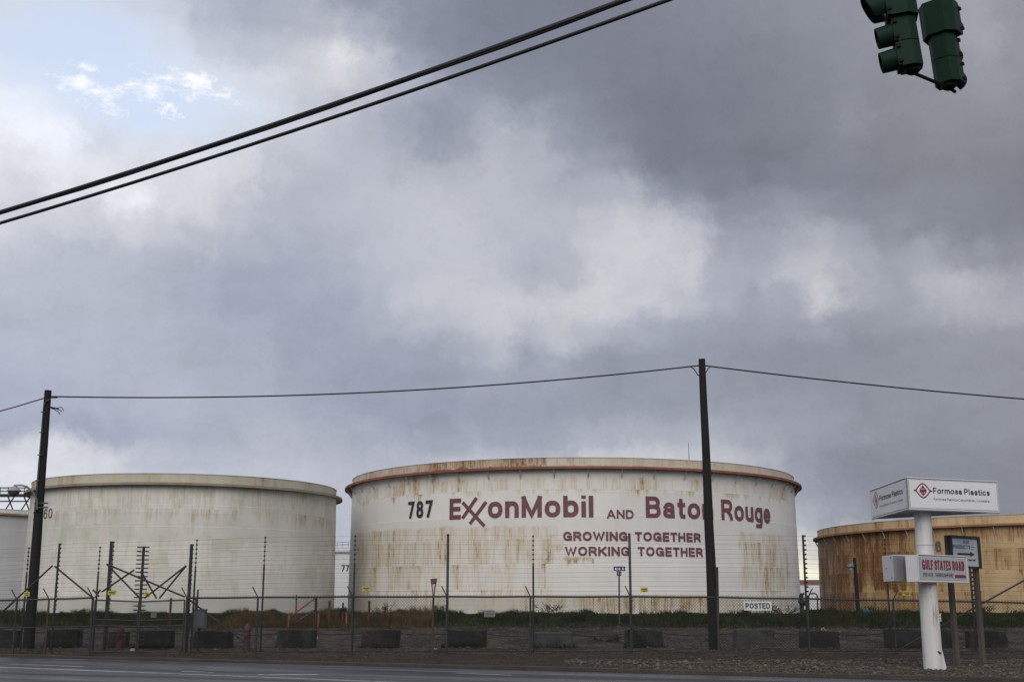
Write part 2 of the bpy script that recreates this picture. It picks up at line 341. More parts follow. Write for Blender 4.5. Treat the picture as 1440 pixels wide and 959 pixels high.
# ---- lettering: a plain grotesque drawn as strokes. Inner box 0..1 x 0..1 between stroke centrelines.
def arc(cx, cy, rx, ry, a0, a1, n=10, sq=.86):
    out = []
    for i in range(n + 1):
        a = R(a0 + (a1 - a0) * i / n); c, s_ = math.cos(a), math.sin(a)
        out.append((cx + rx * math.copysign(abs(c) ** sq, c), cy + ry * math.copysign(abs(s_) ** sq, s_)))
    return out
O_ = ['closed'] + arc(.5, .5, .5, .5, 0, 360, 24)[:-1]
SC = [(.97, .78)] + arc(.5, .74, .47, .26, 35, 180, 8) + [(.04, .70), (.12, .58), (.5, .5), (.88, .42), (.98, .3)] + arc(.5, .26, .48, .26, 0, -150, 8)
UC = {'A': (.86, [[(0, 0), (.46, 1), (.54, 1), (1, 0)], [(.22, .28), (.78, .28)]]), 'B': (.74, [[(0, 0), (0, 1)], [(0, 1)] + arc(.6, .765, .34, .235, 90, -90) + [(0, .53)], [(0, .53)] + arc(.62, .265, .38, .265, 90, -90) + [(0, 0)]]),
 'C': (.78, [arc(.5, .5, .5, .5, 40, 320, 18)]), 'D': (.78, [[(0, 0), (0, 1)], [(0, 1)] + arc(.45, .5, .55, .5, 90, -90) + [(0, 0)]]),
 'E': (.66, [[(0, 0), (0, 1)], [(0, 1), (1, 1)], [(0, .5), (.92, .5)], [(0, 0), (1, 0)]]), 'F': (.62, [[(0, 0), (0, 1)], [(0, 1), (1, 1)], [(0, .48), (.88, .48)]]),
 'G': (.82, [arc(.5, .5, .5, .5, 40, 345, 18), [(1, 0), (1, .45), (.58, .45)]]), 'H': (.76, [[(0, 0), (0, 1)], [(1, 0), (1, 1)], [(0, .5), (1, .5)]]),
 'I': (.2, [[(.5, 0), (.5, 1)]]), 'K': (.78, [[(0, 0), (0, 1)], [(0, .36), (1, 1.02)], [(.36, .58), (1.02, -.02)]]), 'L': (.6, [[(0, 1), (0, 0), (1, 0)]]),
 'M': (.92, [[(0, 0), (0, 1)], [(0, 1), (.5, .02), (1, 1)], [(1, 0), (1, 1)]]), 'N': (.78, [[(0, 0), (0, 1)], [(0, 1), (1, 0)], [(1, 0), (1, 1)]]),
 'O': (.84, [O_]), 'P': (.7, [[(0, 0), (0, 1)], [(0, 1)] + arc(.6, .72, .4, .28, 90, -90) + [(0, .44)]]),
 'R': (.76, [[(0, 0), (0, 1)], [(0, 1)] + arc(.58, .74, .4, .26, 90, -90) + [(0, .48)], [(.5, .48), (.92, .2), (1, 0)]]), 'S': (.7, [SC]),
 'T': (.68, [[(0, 1), (1, 1)], [(.5, 0), (.5, 1)]]), 'U': (.76, [[(0, 1)] + arc(.5, .36, .5, .36, 180, 360, 12) + [(1, 1)]]), 'V': (.8, [[(0, 1), (.5, 0), (1, 1)]]),
 'W': (1.1, [[(0, 1), (.26, 0), (.5, .95), (.74, 0), (1, 1)]]), 'Y': (.76, [[(0, 1), (.5, .45), (1, 1)], [(.5, 0), (.5, .45)]]),
 '0': (.62, [O_]), '2': (.62, [arc(.5, .72, .5, .28, 170, -20, 10) + [(.85, .45), (0, 0), (1, 0)]]), '6': (.62, [['closed'] + arc(.5, .3, .5, .3, 0, 360, 18)[:-1], [(.95, .85)] + arc(.5, .62, .5, .38, 60, 180, 8) + [(0, .3)]]),
 '7': (.6, [[(0, 1), (1, 1), (.32, 0)]]), '8': (.62, [['closed'] + arc(.5, .765, .45, .235, 0, 360, 18)[:-1], ['closed'] + arc(.5, .265, .5, .265, 0, 360, 18)[:-1]]),
 '9': (.62, [['closed'] + arc(.5, .7, .5, .3, 0, 360, 18)[:-1], [(1, .7)] + arc(.5, .38, .5, .38, 0, -120, 8)]), 'X': (.8, [[(0, 0), (1, 1)], [(0, 1), (1, 0)]]), ',': (.2, [[(.5, -.15), (.6, .05)]])}
AS, DS = 'AS', 'DS'      # ascender / descender markers
LC = {'a': (.62, [[(.08, .78)] + arc(.5, .72, .42, .28, 130, 0, 8) + [(.95, 0)], ['closed'] + arc(.45, .26, .45, .26, 0, 360, 16)[:-1]]), 'b': (.68, [[(0, 0), (0, AS)], ['closed'] + arc(.5, .5, .5, .5, 0, 360, 20)[:-1]]),
 'c': (.62, [arc(.5, .5, .5, .5, 45, 315, 16)]), 'e': (.66, [[(.0, .5), (1, .5)] + arc(.5, .5, .5, .5, 0, 315, 18)[1:]]), 'g': (.68, [['closed'] + arc(.5, .5, .5, .5, 0, 360, 20)[:-1], [(1, 1), (1, -.15), (.85, DS), (.15, DS)]]),
 'i': (.2, [[(.5, 0), (.5, 1)], [(.5, AS), (.5, 'AD')]]), 'l': (.2, [[(.5, 0), (.5, AS)]]), 'm': (1.0, [[(0, 0), (0, 1)], [(0, .6)] + arc(.25, .68, .25, .32, 150, 0, 8) + [(.5, 0)], [(.5, .6)] + arc(.75, .68, .25, .32, 150, 0, 8) + [(1, 0)]]),
 'n': (.64, [[(0, 0), (0, 1)], [(0, .6)] + arc(.5, .62, .5, .38, 160, 0, 8) + [(1, 0)]]), 'o': (.7, [O_]), 'p': (.68, [[(0, DS), (0, 1)], ['closed'] + arc(.5, .5, .5, .5, 0, 360, 20)[:-1]]),
 'r': (.42, [[(0, 0), (0, 1)], [(0, .5)] + arc(.7, .5, .7, .5, 160, 80, 5)]), 's': (.58, [SC]), 't': (.42, [[(.4, 1.35), (.4, .2), (.6, 0), (1, 0)], [(0, 1), (1, 1)]]),
 'u': (.64, [[(0, 1), (0, .4)] + arc(.5, .38, .5, .38, 180, 340, 8), [(1, 0), (1, 1)]]), 'v': (.64, [[(0, 1), (.5, 0), (1, 1)]])}
def ribbon(pts, w):
    closed = pts[0] == 'closed'
    P = [Vector(p) for p in (pts[1:] if closed else pts)]; n = len(P); h = w / 2; L = []; Rr = []
    for i in range(n):
        a = P[i - 1] if (closed or i > 0) else None; b = P[(i + 1) % n] if (closed or i < n - 1) else None
        d0 = (P[i] - a).normalized() if a is not None else None; d1 = (b - P[i]).normalized() if b is not None else None
        q = P[i].copy()
        if d0 is None: d0 = d1; q = q - d1 * h
        elif d1 is None: d1 = d0; q = q + d0 * h
        n0 = Vector((-d0.y, d0.x)); n1 = Vector((-d1.y, d1.x)); mm = n0 + n1
        mm = mm.normalized() if mm.length > 1e-4 else n0
        k = h / max(mm.dot(n0), .55); L.append(q + mm * k); Rr.append(q - mm * k)
    m = n if closed else n - 1
    return L + Rr, [(i, n + i, n + (i + 1) % n, (i + 1) % n) for i in range(m)]
def text_strokes(s, aspect, w=.2, gapw=.13, xh=.74):
    """list of (verts, faces) ribbons; x 0..aspect, capitals 0..1 (a unit is the capital height on both axes)"""
    h = w / 2; tot = 0; items = []
    for ch in s:
        if ch == ' ': items.append((None, tot)); tot += .32; continue
        g = UC.get(ch) or LC[ch]; items.append((ch, tot)); tot += g[0] + gapw
    tot -= gapw; k = aspect / tot; out = []
    for ch, x0 in items:
        if ch is None: continue
        low = ch not in UC; W_, strokes = LC[ch] if low else UC[ch]; H = xh if low else 1.
        iw = max(W_ * k - w, 0.); ih = H - w
        def my(y):
            if y == 'AS': return 1 - h
            if y == 'AD': return 1 - h - .001 if False else xh + h + .06
            if y == 'DS': return -.27 + h
            return h + y * ih
        for st in strokes:
            cl = st[0] == 'closed'; pts = [(x0 * k + h + p[0] * iw, my(p[1])) for p in (st[1:] if cl else st)]
            if iw == 0: pts = [(x0 * k + W_ * k / 2, p[1]) for p in pts]
            if ch == 'i' and st[0][1] == 'AS':
                x_ = pts[0][0]; out.append(([Vector((x_ - h, .87)), Vector((x_ + h, .87)), Vector((x_ + h, 1.01)), Vector((x_ - h, 1.01))], [(0, 1, 2, 3)])); continue
            if ch == 'i': pts = [(pts[0][0], h), (pts[0][0], .74 - h)]
            if cl and ch in ('b', 'p', 'g') : pass
            out.append(ribbon((['closed'] if cl else []) + pts, w))
    return out
def flat_text(s, o, X, Z, w, h, m, parent, weight=.2, name='lettering', lift=.004, step=.0006, **kw):
    """lettering on a flat face: o = lower-left baseline corner, w wide, capitals h high"""
    o, X, Z = Vector(o), Vector(X).normalized(), Vector(Z).normalized(); n = X.cross(Z); mb = MB()
    for i, (vs, fs) in enumerate(text_strokes(s, w / h, weight, **kw)):
        mb.add([o + X * (v.x * h) + Z * (v.y * h) + n * (lift + step * (i % 9)) for v in vs], fs)
    return mb.build(name, m, parent)
def strokes_flat(lines, o, X, Z, m, parent, w, name='emblem', lift=.004, step=.0008):
    o, X, Z = Vector(o), Vector(X).normalized(), Vector(Z).normalized(); n = X.cross(Z); mb = MB()
    for i, st in enumerate(lines):
        vs, fs = ribbon(st, w); mb.add([o + X * v.x + Z * v.y + n * (lift + step * i) for v in vs], fs)
    return mb.build(name, m, parent)

# ------------------------------------------------------------------ ground
def lerp_tab(tab, x):
    if x <= tab[0][0]: return tab[0][1]
    for (a, b), (c, d) in zip(tab, tab[1:]):
        if x <= c: return b + (d - b) * (x - a) / (c - a)
    return tab[-1][1]
RA, RB = at(0, 919, 40.3), at(1440, 953, 26.8)        # far edge of the road
RA = Vector((RA.x, RA.y, 0)); RB = Vector((RB.x, RB.y, 0)); RD = (RB - RA).normalized(); RN = Vector((-RD.y, RD.x, 0))   # RN points away from the road
def road_dist(x, y): return (Vector((x, y, 0)) - RA).dot(RN)
def hsh(x, y, s=1.):
    from mathutils import noise as mn
    return mn.noise(Vector((x * s, y * s, 3.3)))
YPROF = [(30, .03), (38, .04), (41, .05), (43.3, .12), (45, .16), (52, .70), (53.2, .88), (55.2, 1.12), (57.5, 1.18), (62, 1.0), (75, .92), (4000, .92)]
def gz(x, y):
    r = road_dist(x, y)
    if r < 0.16: return -.06
    z = lerp_tab(YPROF, y)
    if y > 36: z += .05 * hsh(x, y, .5) + .025 * hsh(x, y, 1.9)
    if 51 < y < 62: z += (.14 * hsh(x + 9, y * .5, .4) + .09 * hsh(x, y * .5, 1.1)) * min(1, (y - 51) / 3)
    if y < 43: z += .04 * hsh(x, y, .8) + .02 * hsh(x, y, 2.6)
    if x < -18 and y > 43: z += min(.12, (-18 - x) * .02) 
    return max(z, .035) if r < .5 else z
xs = [-3000, -1200, -500, -250, -140, -90, -65] + [-50 + .5 * i for i in range(191)] + [60, 90, 140, 250, 500, 1200, 3000]
ys = [-2500, -600, -150, -40, 0, 12, 18] + [22 + .32 * i for i in range(125)] + [64, 68, 75, 90, 120, 170, 260, 500, 1200, 4000]
mb = MB(); nx = len(xs)
mb.v = [(x, y, gz(x, y)) for y in ys for x in xs]
mb.f = [(j * nx + i, j * nx + i + 1, (j + 1) * nx + i + 1, (j + 1) * nx + i) for j in range(len(ys) - 1) for i in range(nx - 1)]
def ground_mat():
    mt = bpy.data.materials.new('gravel_and_turf'); mt.use_nodes = True; t = mt.node_tree; t.nodes.clear(); n = NT(t)
    p = n.node('ShaderNodeBsdfPrincipled'); o = n.node('ShaderNodeOutputMaterial'); n.l.new(p.outputs[0], o.inputs[0])
    g = n.node('ShaderNodeNewGeometry').outputs['Position']; x, y, z = n.xyz(g)
    stones = n.node('ShaderNodeTexVoronoi'); n.put(stones.inputs['Vector'], g); stones.inputs['Scale'].default_value = 13
    sc = n.xyz(stones.outputs['Color'])[0]
    gravel = n.mix(n.ss(n.noise(g, .7, 7, .68), .36, .64), (.014, .011, .008), (.072, .056, .040))
    gravel = n.mix(1., gravel, n.vm('SCALE', (1., 1., 1.), scale=n.lin(sc, 0, 1, .35, 1.8)), 'MULTIPLY')
    lumps = n.lin(n.noise(g, 3.2, 4, .7), .3, .7, .45, 1.5)
    gravel = n.vm('SCALE', gravel, scale=lumps)
    soil = n.mix(n.noise(g, 1.7, 7, .65), (.010, .0075, .005), (.048, .032, .018))
    soil = n.vm('SCALE', soil, scale=n.lin(n.noise(g, 4.5, 4, .7), .3, .7, .35, 1.6))
    turf = n.mix(n.noise(g, 1.1, 7, .65), (.012, .018, .007), (.045, .045, .018))
    wobble = n.m('MULTIPLY', n.m('SUBTRACT', n.noise(g, .5, 6, .6), .5), 5.)
    yy = n.m('ADD', y, wobble)
    c = n.mix(n.ss(yy, 38.5, 42.5), soil, gravel)
    # gravel apron round the sign posts on the right
    ap = n.m('MULTIPLY', n.ss(n.m('ADD', x, wobble), 2.5, 6.), n.ss(yy, 36., 33.5))
    c = n.mix(ap, c, gravel)
    c = n.mix(n.ss(n.m('ADD', y, n.m('MULTIPLY', wobble, .12)), 51.8, 52.6), c, turf)
    weeds = n.m('MULTIPLY', n.ss(n.noise(g, .42, 6, .65), .52, .66), n.ss(yy, 44., 40.))
    c = n.mix(n.m('MULTIPLY', weeds, .7), c, turf)
    n.put(p.inputs['Base Color'], c); p.inputs['Roughness'].default_value = .85; p.inputs['Specular IOR Level'].default_value = .25
    b = n.node('ShaderNodeBump'); b.inputs['Strength'].default_value = .9; b.inputs['Distance'].default_value = .05
    n.put(b.inputs['Height'], n.m('ADD', stones.outputs['Distance'], n.noise(g, 5., 6, .65))); n.l.new(b.outputs[0], p.inputs['Normal'])
    return mt
ground = struct(mb.build('ground', ground_mat(), smooth=True))

# road: wet asphalt sheet, parallel to the far edge
def road_mat():
    mt = bpy.data.materials.new('wet_asphalt'); mt.use_nodes = True; t = mt.node_tree; t.nodes.clear(); n = NT(t)
    p = n.node('ShaderNodeBsdfPrincipled'); o = n.node('ShaderNodeOutputMaterial'); n.l.new(p.outputs[0], o.inputs[0])
    g = n.node('ShaderNodeNewGeometry').outputs['Position']
    L = n.vm('DOT_PRODUCT', g, tuple(RD)); T = n.vm('DOT_PRODUCT', g, tuple(RN))
    q = n.comb(n.m('MULTIPLY', L, .12), T, 0.)
    a = n.noise(q, .9, 7, .62); f = n.noise(g, 55, 3, .6)
    c = n.mix(a, (.012, .013, .015), (.026, .026, .028)); c = n.mix(1., c, n.vm('SCALE', (1., 1., 1.), scale=n.lin(f, .3, .7, .7, 1.35)), 'MULTIPLY')
    n.put(p.inputs['Base Color'], c)
    n.put(p.inputs['Roughness'], n.lin(n.noise(q, .7, 6, .6), .35, .65, .24, .6)); p.inputs['Specular IOR Level'].default_value = .25
    b = n.node('ShaderNodeBump'); b.inputs['Strength'].default_value = .5; b.inputs['Distance'].default_value = .012
    n.put(b.inputs['Height'], n.m('ADD', f, n.noise(g, 9, 4, .6))); n.l.new(b.outputs[0], p.inputs['Normal'])
    return mt
def rpt(l, t, z): q = RA + RD * l + RN * t; return (q.x, q.y, z)
mb = MB()
ls = [-900, -300, -100] + [-60 + 4 * i for i in range(41)] + [160, 300, 900]
for l0, l1 in zip(ls, ls[1:]):
    mb.add([rpt(l0, -1400, 0), rpt(l1, -1400, 0), rpt(l1, 0, 0), rpt(l0, 0, 0)], [(0, 1, 2, 3)])
road = struct(mb.build('road', road_mat()))
kerb_m = mat('muddy_kerb_concrete', (.042, .032, .024), .85, .45, 1.3, .5, 18, col2=(.03, .022, .015), fine=.25)
mb = MB(); K = 130
pr = []
for i in range(K + 1):
    l = -60 + i * 1.2; j = .02 * hsh(l, 0, .6); h = .085 + .03 * hsh(l, 5, .35)
    pr += [rpt(l, -.02 + j, -.05), rpt(l, j, h - .02), rpt(l, .03 + j, h), rpt(l, .20 + j, h), rpt(l, .24 + j, -.05)]
mb.v = pr
mb.f = [(i * 5 + k, (i + 1) * 5 + k, (i + 1) * 5 + k + 1, i * 5 + k + 1) for i in range(K) for k in range(4)]
struct(mb.build('kerb', kerb_m))
# worn lane paint
def paint_mat():
    mt = bpy.data.materials.new('worn_white_line'); mt.use_nodes = True; t = mt.node_tree; t.nodes.clear(); n = NT(t)
    p = n.node('ShaderNodeBsdfPrincipled'); o = n.node('ShaderNodeOutputMaterial'); n.l.new(p.outputs[0], o.inputs[0])
    g = n.node('ShaderNodeNewGeometry').outputs['Position']
    c = n.mix(n.ss(n.noise(g, 4, 7, .7), .46, .68), (.50, .50, .50), (.07, .07, .073))
    n.put(p.inputs['Base Color'], c); p.inputs['Roughness'].default_value = .5
    return mt
pm = paint_mat()
def stripe(p0, p1, w, name='lane_marking'):
    a = at(*p0, 30); d = ray(*p0); a = Vector((0, 0, EYE)) + d * (-EYE / d.z); d = ray(*p1); b = Vector((0, 0, EYE)) + d * (-EYE / d.z)
    t = (b - a).normalized(); nn = Vector((-t.y, t.x, 0)) * w / 2; up = Vector((0, 0, .004))
    return struct(MB().add([a - nn + up, b - nn + up, b + nn + up, a + nn + up], [(0, 1, 2, 3)]).build(name, pm))
stripe((-200, 930), (570, 959.5), .13)
stripe((12, 933.5), (118, 937), .13)
stripe((255, 943.5), (300, 945.2), .13)
stripe((362, 948.2), (448, 948.4), .22)
stripe((640, 946), (720, 949), .1)

# ------------------------------------------------------------------ tanks
def make_tank(name, label, pxL, pxR, py, near, ytop, m_shell, m_band, m_flange, courses=6, zb=.85, band=.95, girder=.8, group=None, bright_step=True, brackets=0, seg=160):
    aL = math.atan2(ray(pxL, py).x, ray(pxL, py).y); aR = math.atan2(ray(pxR, py).x, ray(pxR, py).y)
    ac = (aL + aR) / 2; s = math.sin((aR - aL) / 2); D = near / (1 - s); Rt = D * s
    c = Vector((D * math.sin(ac), D * math.cos(ac), 0))
    pc = pix(ac, .1)[0]; e = ray(pc, ytop); zt = EYE + near * e.z / math.hypot(e.x, e.y)
    root = thing(name, (c.x, c.y, zb), label, 'tank', group)
    face = math.atan2(-c.y, -c.x)                      # direction from tank to camera
    T = dict(root=root, c=c, R=Rt, zt=zt, zb=zb, face=face)
    def ring(prof, nm, m, par=root, smooth=True):
        b = MB(); b.lathe((c.x, c.y, 0), prof, seg, face - math.pi, face + math.pi)
        o = b.build(nm, m, par, smooth); uvl = o.data.uv_layers.new(name='UVMap')
        mcols = seg
        for poly in o.data.polygons:
            for li, vi in zip(poly.loop_indices, poly.vertices):
                k = vi % mcols; r_ = Rt
                a = -math.pi + 2 * math.pi * k / seg
                if poly.index % seg == seg - 1 and k == 0: a = math.pi
                uvl.data[li].uv = (a * r_, o.data.vertices[vi].co.z)
        return o
    zg = zt - band                                     # level of the wind girder
    h = (zg - zb) / courses; st = .022
    T['rad'] = lambda z: Rt + st * (courses - max(0, min(courses - 1, int((z - zb) / h))))
    for i in range(courses):
        r = Rt + st * (courses - i); z0 = zb - (1.2 if i == 0 else 0) + i * h if i else zb - 1.2; z1 = zb + (i + 1) * h
        ring([(r, z0), (r, z1 - .015), (Rt + st * (courses - i - 1) - .002, z1)], 'shell_course', m_shell)
    for i in range(1, courses):
        r = Rt + st * (courses - i); z1 = zb + i * h; ring([(r - .03, z1 - .055), (r + .028, z1 - .012), (r + .028, z1 + .012), (r - .03, z1 + .055)], 'weld_seam', m_shell)
    ring([(Rt, zg), (Rt, zt - .04), (Rt + .03, zt - .04), (Rt + .05, zt), (Rt - .12, zt), (Rt - .12, zt - 1.6)], 'top_band', m_band)
    if girder:
        ring([(Rt - .01, zg - .06), (Rt + girder - .02, zg - .05), (Rt + girder, zg - .16), (Rt + girder + .02, zg - .16), (Rt + girder + .02, zg + .06), (Rt + girder, zg + .06), (Rt + girder - .03, zg + .01), (Rt + .004, zg + .01)], 'wind_girder', m_flange)
    for k in range(brackets):
        a = face - R(88) + R(176) * (k + .5) / brackets; d = Vector((math.cos(a), math.sin(a), 0)); q = Vector((-d.y, d.x, 0))
        b = MB(); p0 = c + d * (Rt + .0) + Vector((0, 0, zg - 1.0)); p1 = c + d * (Rt + girder * .8) + Vector((0, 0, zg - .06))
        b.tube([p0, p1], .06, 4); b.build('girder_bracket', 'bracket_paint', root)
    # floating roof deck inside, below the rim
    b = MB(); b.lathe((c.x, c.y, 0), [(.01, zt - 1.55), (Rt - .12, zt - 1.6)], 64); b.build('roof_deck', 'deck_paint', root)
    return T
def hit(T, px, py, dr=0.):
    """photo pixel -> (angle from the camera-facing line, z) on the tank shell"""
    d = ray(px, py); c = T['c']; Rr = T['R'] + .1 + dr
    a = d.x ** 2 + d.y ** 2; b = -2 * (d.x * c.x + d.y * c.y); cc = c.x ** 2 + c.y ** 2 - Rr ** 2
    t = (-b - math.sqrt(max(0, b * b - 4 * a * cc))) / (2 * a); p = Vector((0, 0, EYE)) + d * t
    return math.remainder(math.atan2(p.y - c.y, p.x - c.x) - T['face'], 2 * math.pi), p.z
def tank_text(T, s, x0, x1, ybase, ycap, m, weight=.2, zb=None, zc=None, custom=None, **kw):
    xm = (x0 + x1) / 2; t0 = hit(T, x0, ybase)[0]; t1 = hit(T, x1, ybase)[0]
    zb = hit(T, xm, ybase)[1] if zb is None else zb; zc = hit(T, xm, ycap)[1] if zc is None else zc
    H = zc - zb; asp = abs(t1 - t0) * T['R'] / H
    mb = MB(); base = T['rad'](zb - .3 * H) + .03
    for i, (vs, fs) in enumerate(custom(asp, weight) if custom else text_strokes(s, asp, weight, **kw)):
        rr = base + .004 * (i % 12); pts = []
        for v in vs:
            a = T['face'] + t0 + (t1 - t0) * v.x / asp; pts.append((T['c'].x + rr * math.cos(a), T['c'].y + rr * math.sin(a), zb + H * v.y))
        mb.add(pts, fs)
    return mb.build('lettering', m, T['root'])
def zones_px(T0, zs):
    out = []
    for (x0, x1, y0, y1, w, soft) in zs:
        xm = (x0 + x1) / 2; u0 = hit(T0, x0, y1)[0] * T0['R']; u1 = hit(T0, x1, y1)[0] * T0['R']
        out.append((min(u0, u1), max(u0, u1), hit(T0, xm, y1)[1], hit(T0, xm, y0)[1], w, soft))
    return out
mat('bracket_paint', (.42, .41, .40), .6); mat('deck_paint', (.3, .29, .27), .8)
girder_red = mat('red_oxide_girder', (.23, .075, .055), .7, .4, .6, col2=(.16, .07, .045))
girder_buff = mat('buff_girder_paint', (.27, .235, .185), .75, .3, .5, col2=(.25, .15, .09))
girder_rust = mat('rusty_girder', (.27, .13, .06), .8, .35, .6)
def geom(pxL, pxR, py, near):
    aL = math.atan2(ray(pxL, py).x, ray(pxL, py).y); aR = math.atan2(ray(pxR, py).x, ray(pxR, py).y)
    ac = (aL + aR) / 2; s = math.sin((aR - aL) / 2); D = near / (1 - s)
    c = Vector((D * math.sin(ac), D * math.cos(ac), 0)); return dict(c=c, R=D * s, face=math.atan2(-c.y, -c.x))
WHITE = (.70, .68, .64)
G787 = geom(492.5, 1122, 790, 112)
zs = zones_px(G787, [(500, 790, 740, 800, .98, 2.), (500, 640, 742, 800, 1.05, 1.), (768, 786, 765, 793, 1.25, .4), (786, 832, 782, 793, 1.3, .4), (500, 770, 792, 838, .85, 1.5), (500, 1110, 668, 691, .88, 1.), (565, 620, 668, 694, 1.1, .6),
                     (800, 1010, 836, 866, 1.3, .8), (500, 1120, 836, 866, .9, 1.), (1035, 1112, 748, 832, .92, 1.), (1070, 1100, 790, 840, 1.0, .5), (700, 735, 760, 780, .85, .4)])
sh787 = tank_mat('white_plate_rust_streaks', WHITE, (.53, .385, .165), (.19, .095, .04), zs, .06, vary=.05)
zb_ = zones_px(G787, [(585, 772, 620, 668, 1.35, .6), (480, 590, 620, 690, 1.0, 1.), (770, 1135, 620, 690, .75, 1.)])
bd787 = tank_mat('rusty_rim_band', (.56, .51, .42), (.34, .18, .065), (.15, .06, .025), zb_, .55)
T787 = make_tank('storage_tank', 'large white rust-streaked storage tank lettered with number 787 and slogan', 492.5, 1122, 790, 112, 643, sh787, bd787, girder_red, brackets=24)
gl = (.45, .5, .36)
shL = tank_mat('grey_plate_green_mildew', (.66, .635, .58), (.42, .33, .20), (.2, .13, .07), zones_px(geom(35, 470, 790, 110), [(60, 470, 676, 730, .75, 3.), (40, 470, 676, 860, .45, 3.)]), .12, green=((.43, .465, .345), .50, .68, .7), vary=.10)
bdL = tank_mat('buff_mildewed_band', (.48, .45, .36), (.35, .23, .12), (.2, .1, .05), [], 1., green=((.36, .40, .25), .45, .7, .6), vary=.08)
TL = make_tank('storage_tank', 'broad grey-white storage tank with green mildew stains behind the left utility pole', 35, 470, 790, 110, 666, shL, bdL, girder_buff, brackets=0, girder=.62, band=.9)
GR = geom(1151.5, 1845, 790, 140)
shR = tank_mat('heavily_rusted_plate', (.52, .375, .21), (.25, .115, .034), (.13, .055, .018), zones_px(GR, [(1140, 1310, 730, 832, 1.5, 4.), (1140, 1230, 730, 868, 1.35, 3.), (1290, 1420, 742, 868, .95, 4.), (1370, 1560, 768, 802, 1.1, 3.), (1140, 1600, 730, 762, 1.15, 4.), (1150, 1350, 820, 868, 1.1, 4.)]), .9, vary=.10)
bdR = tank_mat('ochre_rim_band', (.52, .39, .23), (.30, .16, .06), (.16, .07, .03), [], 1.35, vary=.08)
TR = make_tank('storage_tank', 'rusty ochre-brown storage tank behind the roadside signs', 1151.5, 1845, 790, 140, 722, shR, bdR, girder_rust, brackets=26, girder=.6, band=1.0)
shW = tank_mat('clean_white_plate', (.62, .62, .63), (.4, .3, .2), (.2, .1, .05), [], .06, vary=.03)
T779 = make_tank('storage_tank', 'distant white tank numbered 779 in the gap between two big tanks', 395, 640, 800, 180, 770, shW, shW, 'bracket_paint', girder=.3, band=.5)
TF = make_tank('storage_tank', 'low pale tank with brown rim far off, right of the slogan tank', 1010, 1290, 830, 260, 815, shW, mat('brown_rim', (.20, .11, .09), .8), 'bracket_paint', girder=0, band=1.1)
T0 = make_tank('storage_tank', 'grey tank with dark railed platform on its roof at the left edge', -330, 150, 790, 165, 712.5, tank_mat('pale_grey_plate', (.54, .53, .515), (.36, .29, .2), (.2, .13, .07), [], .15, vary=.08), shL, girder_buff, girder=.5, band=.6)
# lettering on tank 787
maroon = mat('maroon_paint', (.145, .052, .064), .6, .22, 2., col2=(.23, .12, .12), thr=(.62, .8)); black_p = mat('black_paint', (.025, .025, .028), .6, .2)
grey_p = mat('faded_grey_paint', (.10, .095, .08), .7, .2)
def crosses(asp, w):
    B = lambda x0, y0, x1, y1: ribbon([(x0 * asp, y0), (x1 * asp, y1)], w)
    return [B(.12, .10, .56, .93), B(.40, -.17, .90, .72), B(.13, .74, .84, -.30)]
zB = hit(T787, 735, 727.5)[1]; zC = hit(T787, 735, 697.5)[1]
Wd = lambda s, a, b, w=.21, **k: tank_text(T787, s, a, b, 728, 697, maroon, w, zb=zB, zc=zC, **k)
Wd('E', 632, 648)
Wd('', 647, 686, .17, custom=crosses)
Wd('on', 686, 729.5, xh=.78); Wd('Mobil', 733.5, 834.5, xh=.78)
Wd('Baton', 908.5, 1003, .19, xh=.74); Wd('Rouge', 1015, 1083, .19, xh=.74)
tank_text(T787, 'AND', 853.5, 891, 729, 716.5, maroon, .2)
for wd_, a_, b_, yb_, yc_ in (('GROWING', 792, 882.5, 760.5, 747.5), ('TOGETHER', 893, 985, 760.5, 747.5), ('WORKING', 794.5, 885.5, 781.5, 768.5), ('TOGETHER', 897, 988, 781.5, 768.5)):
    tank_text(T787, wd_, a_, b_, yb_, yc_, maroon, .235, zb=hit(T787, 890, yb_)[1], zc=hit(T787, 890, yc_)[1])
tank_text(T787, '787', 573.5, 608, 728, 704, black_p, .19, gapw=.2)
zn0, zn1 = hit(TL, 66, 729)[1], hit(TL, 66, 715)[1]
for dg_, a_, b_ in (('2', 45.5, 51), ('9', 53.5, 59), ('6', 60.5, 65.5), ('0', 67, 72.5)): tank_text(TL, dg_, a_, b_, 729, 715, grey_p, .15, zb=zn0, zc=zn1)
tank_text(T779, '779', 480, 497, 803, 794, black_p, .18)
tank_text(TR, '6', 1315.5, 1324, 776, 760.5, grey_p, .22)
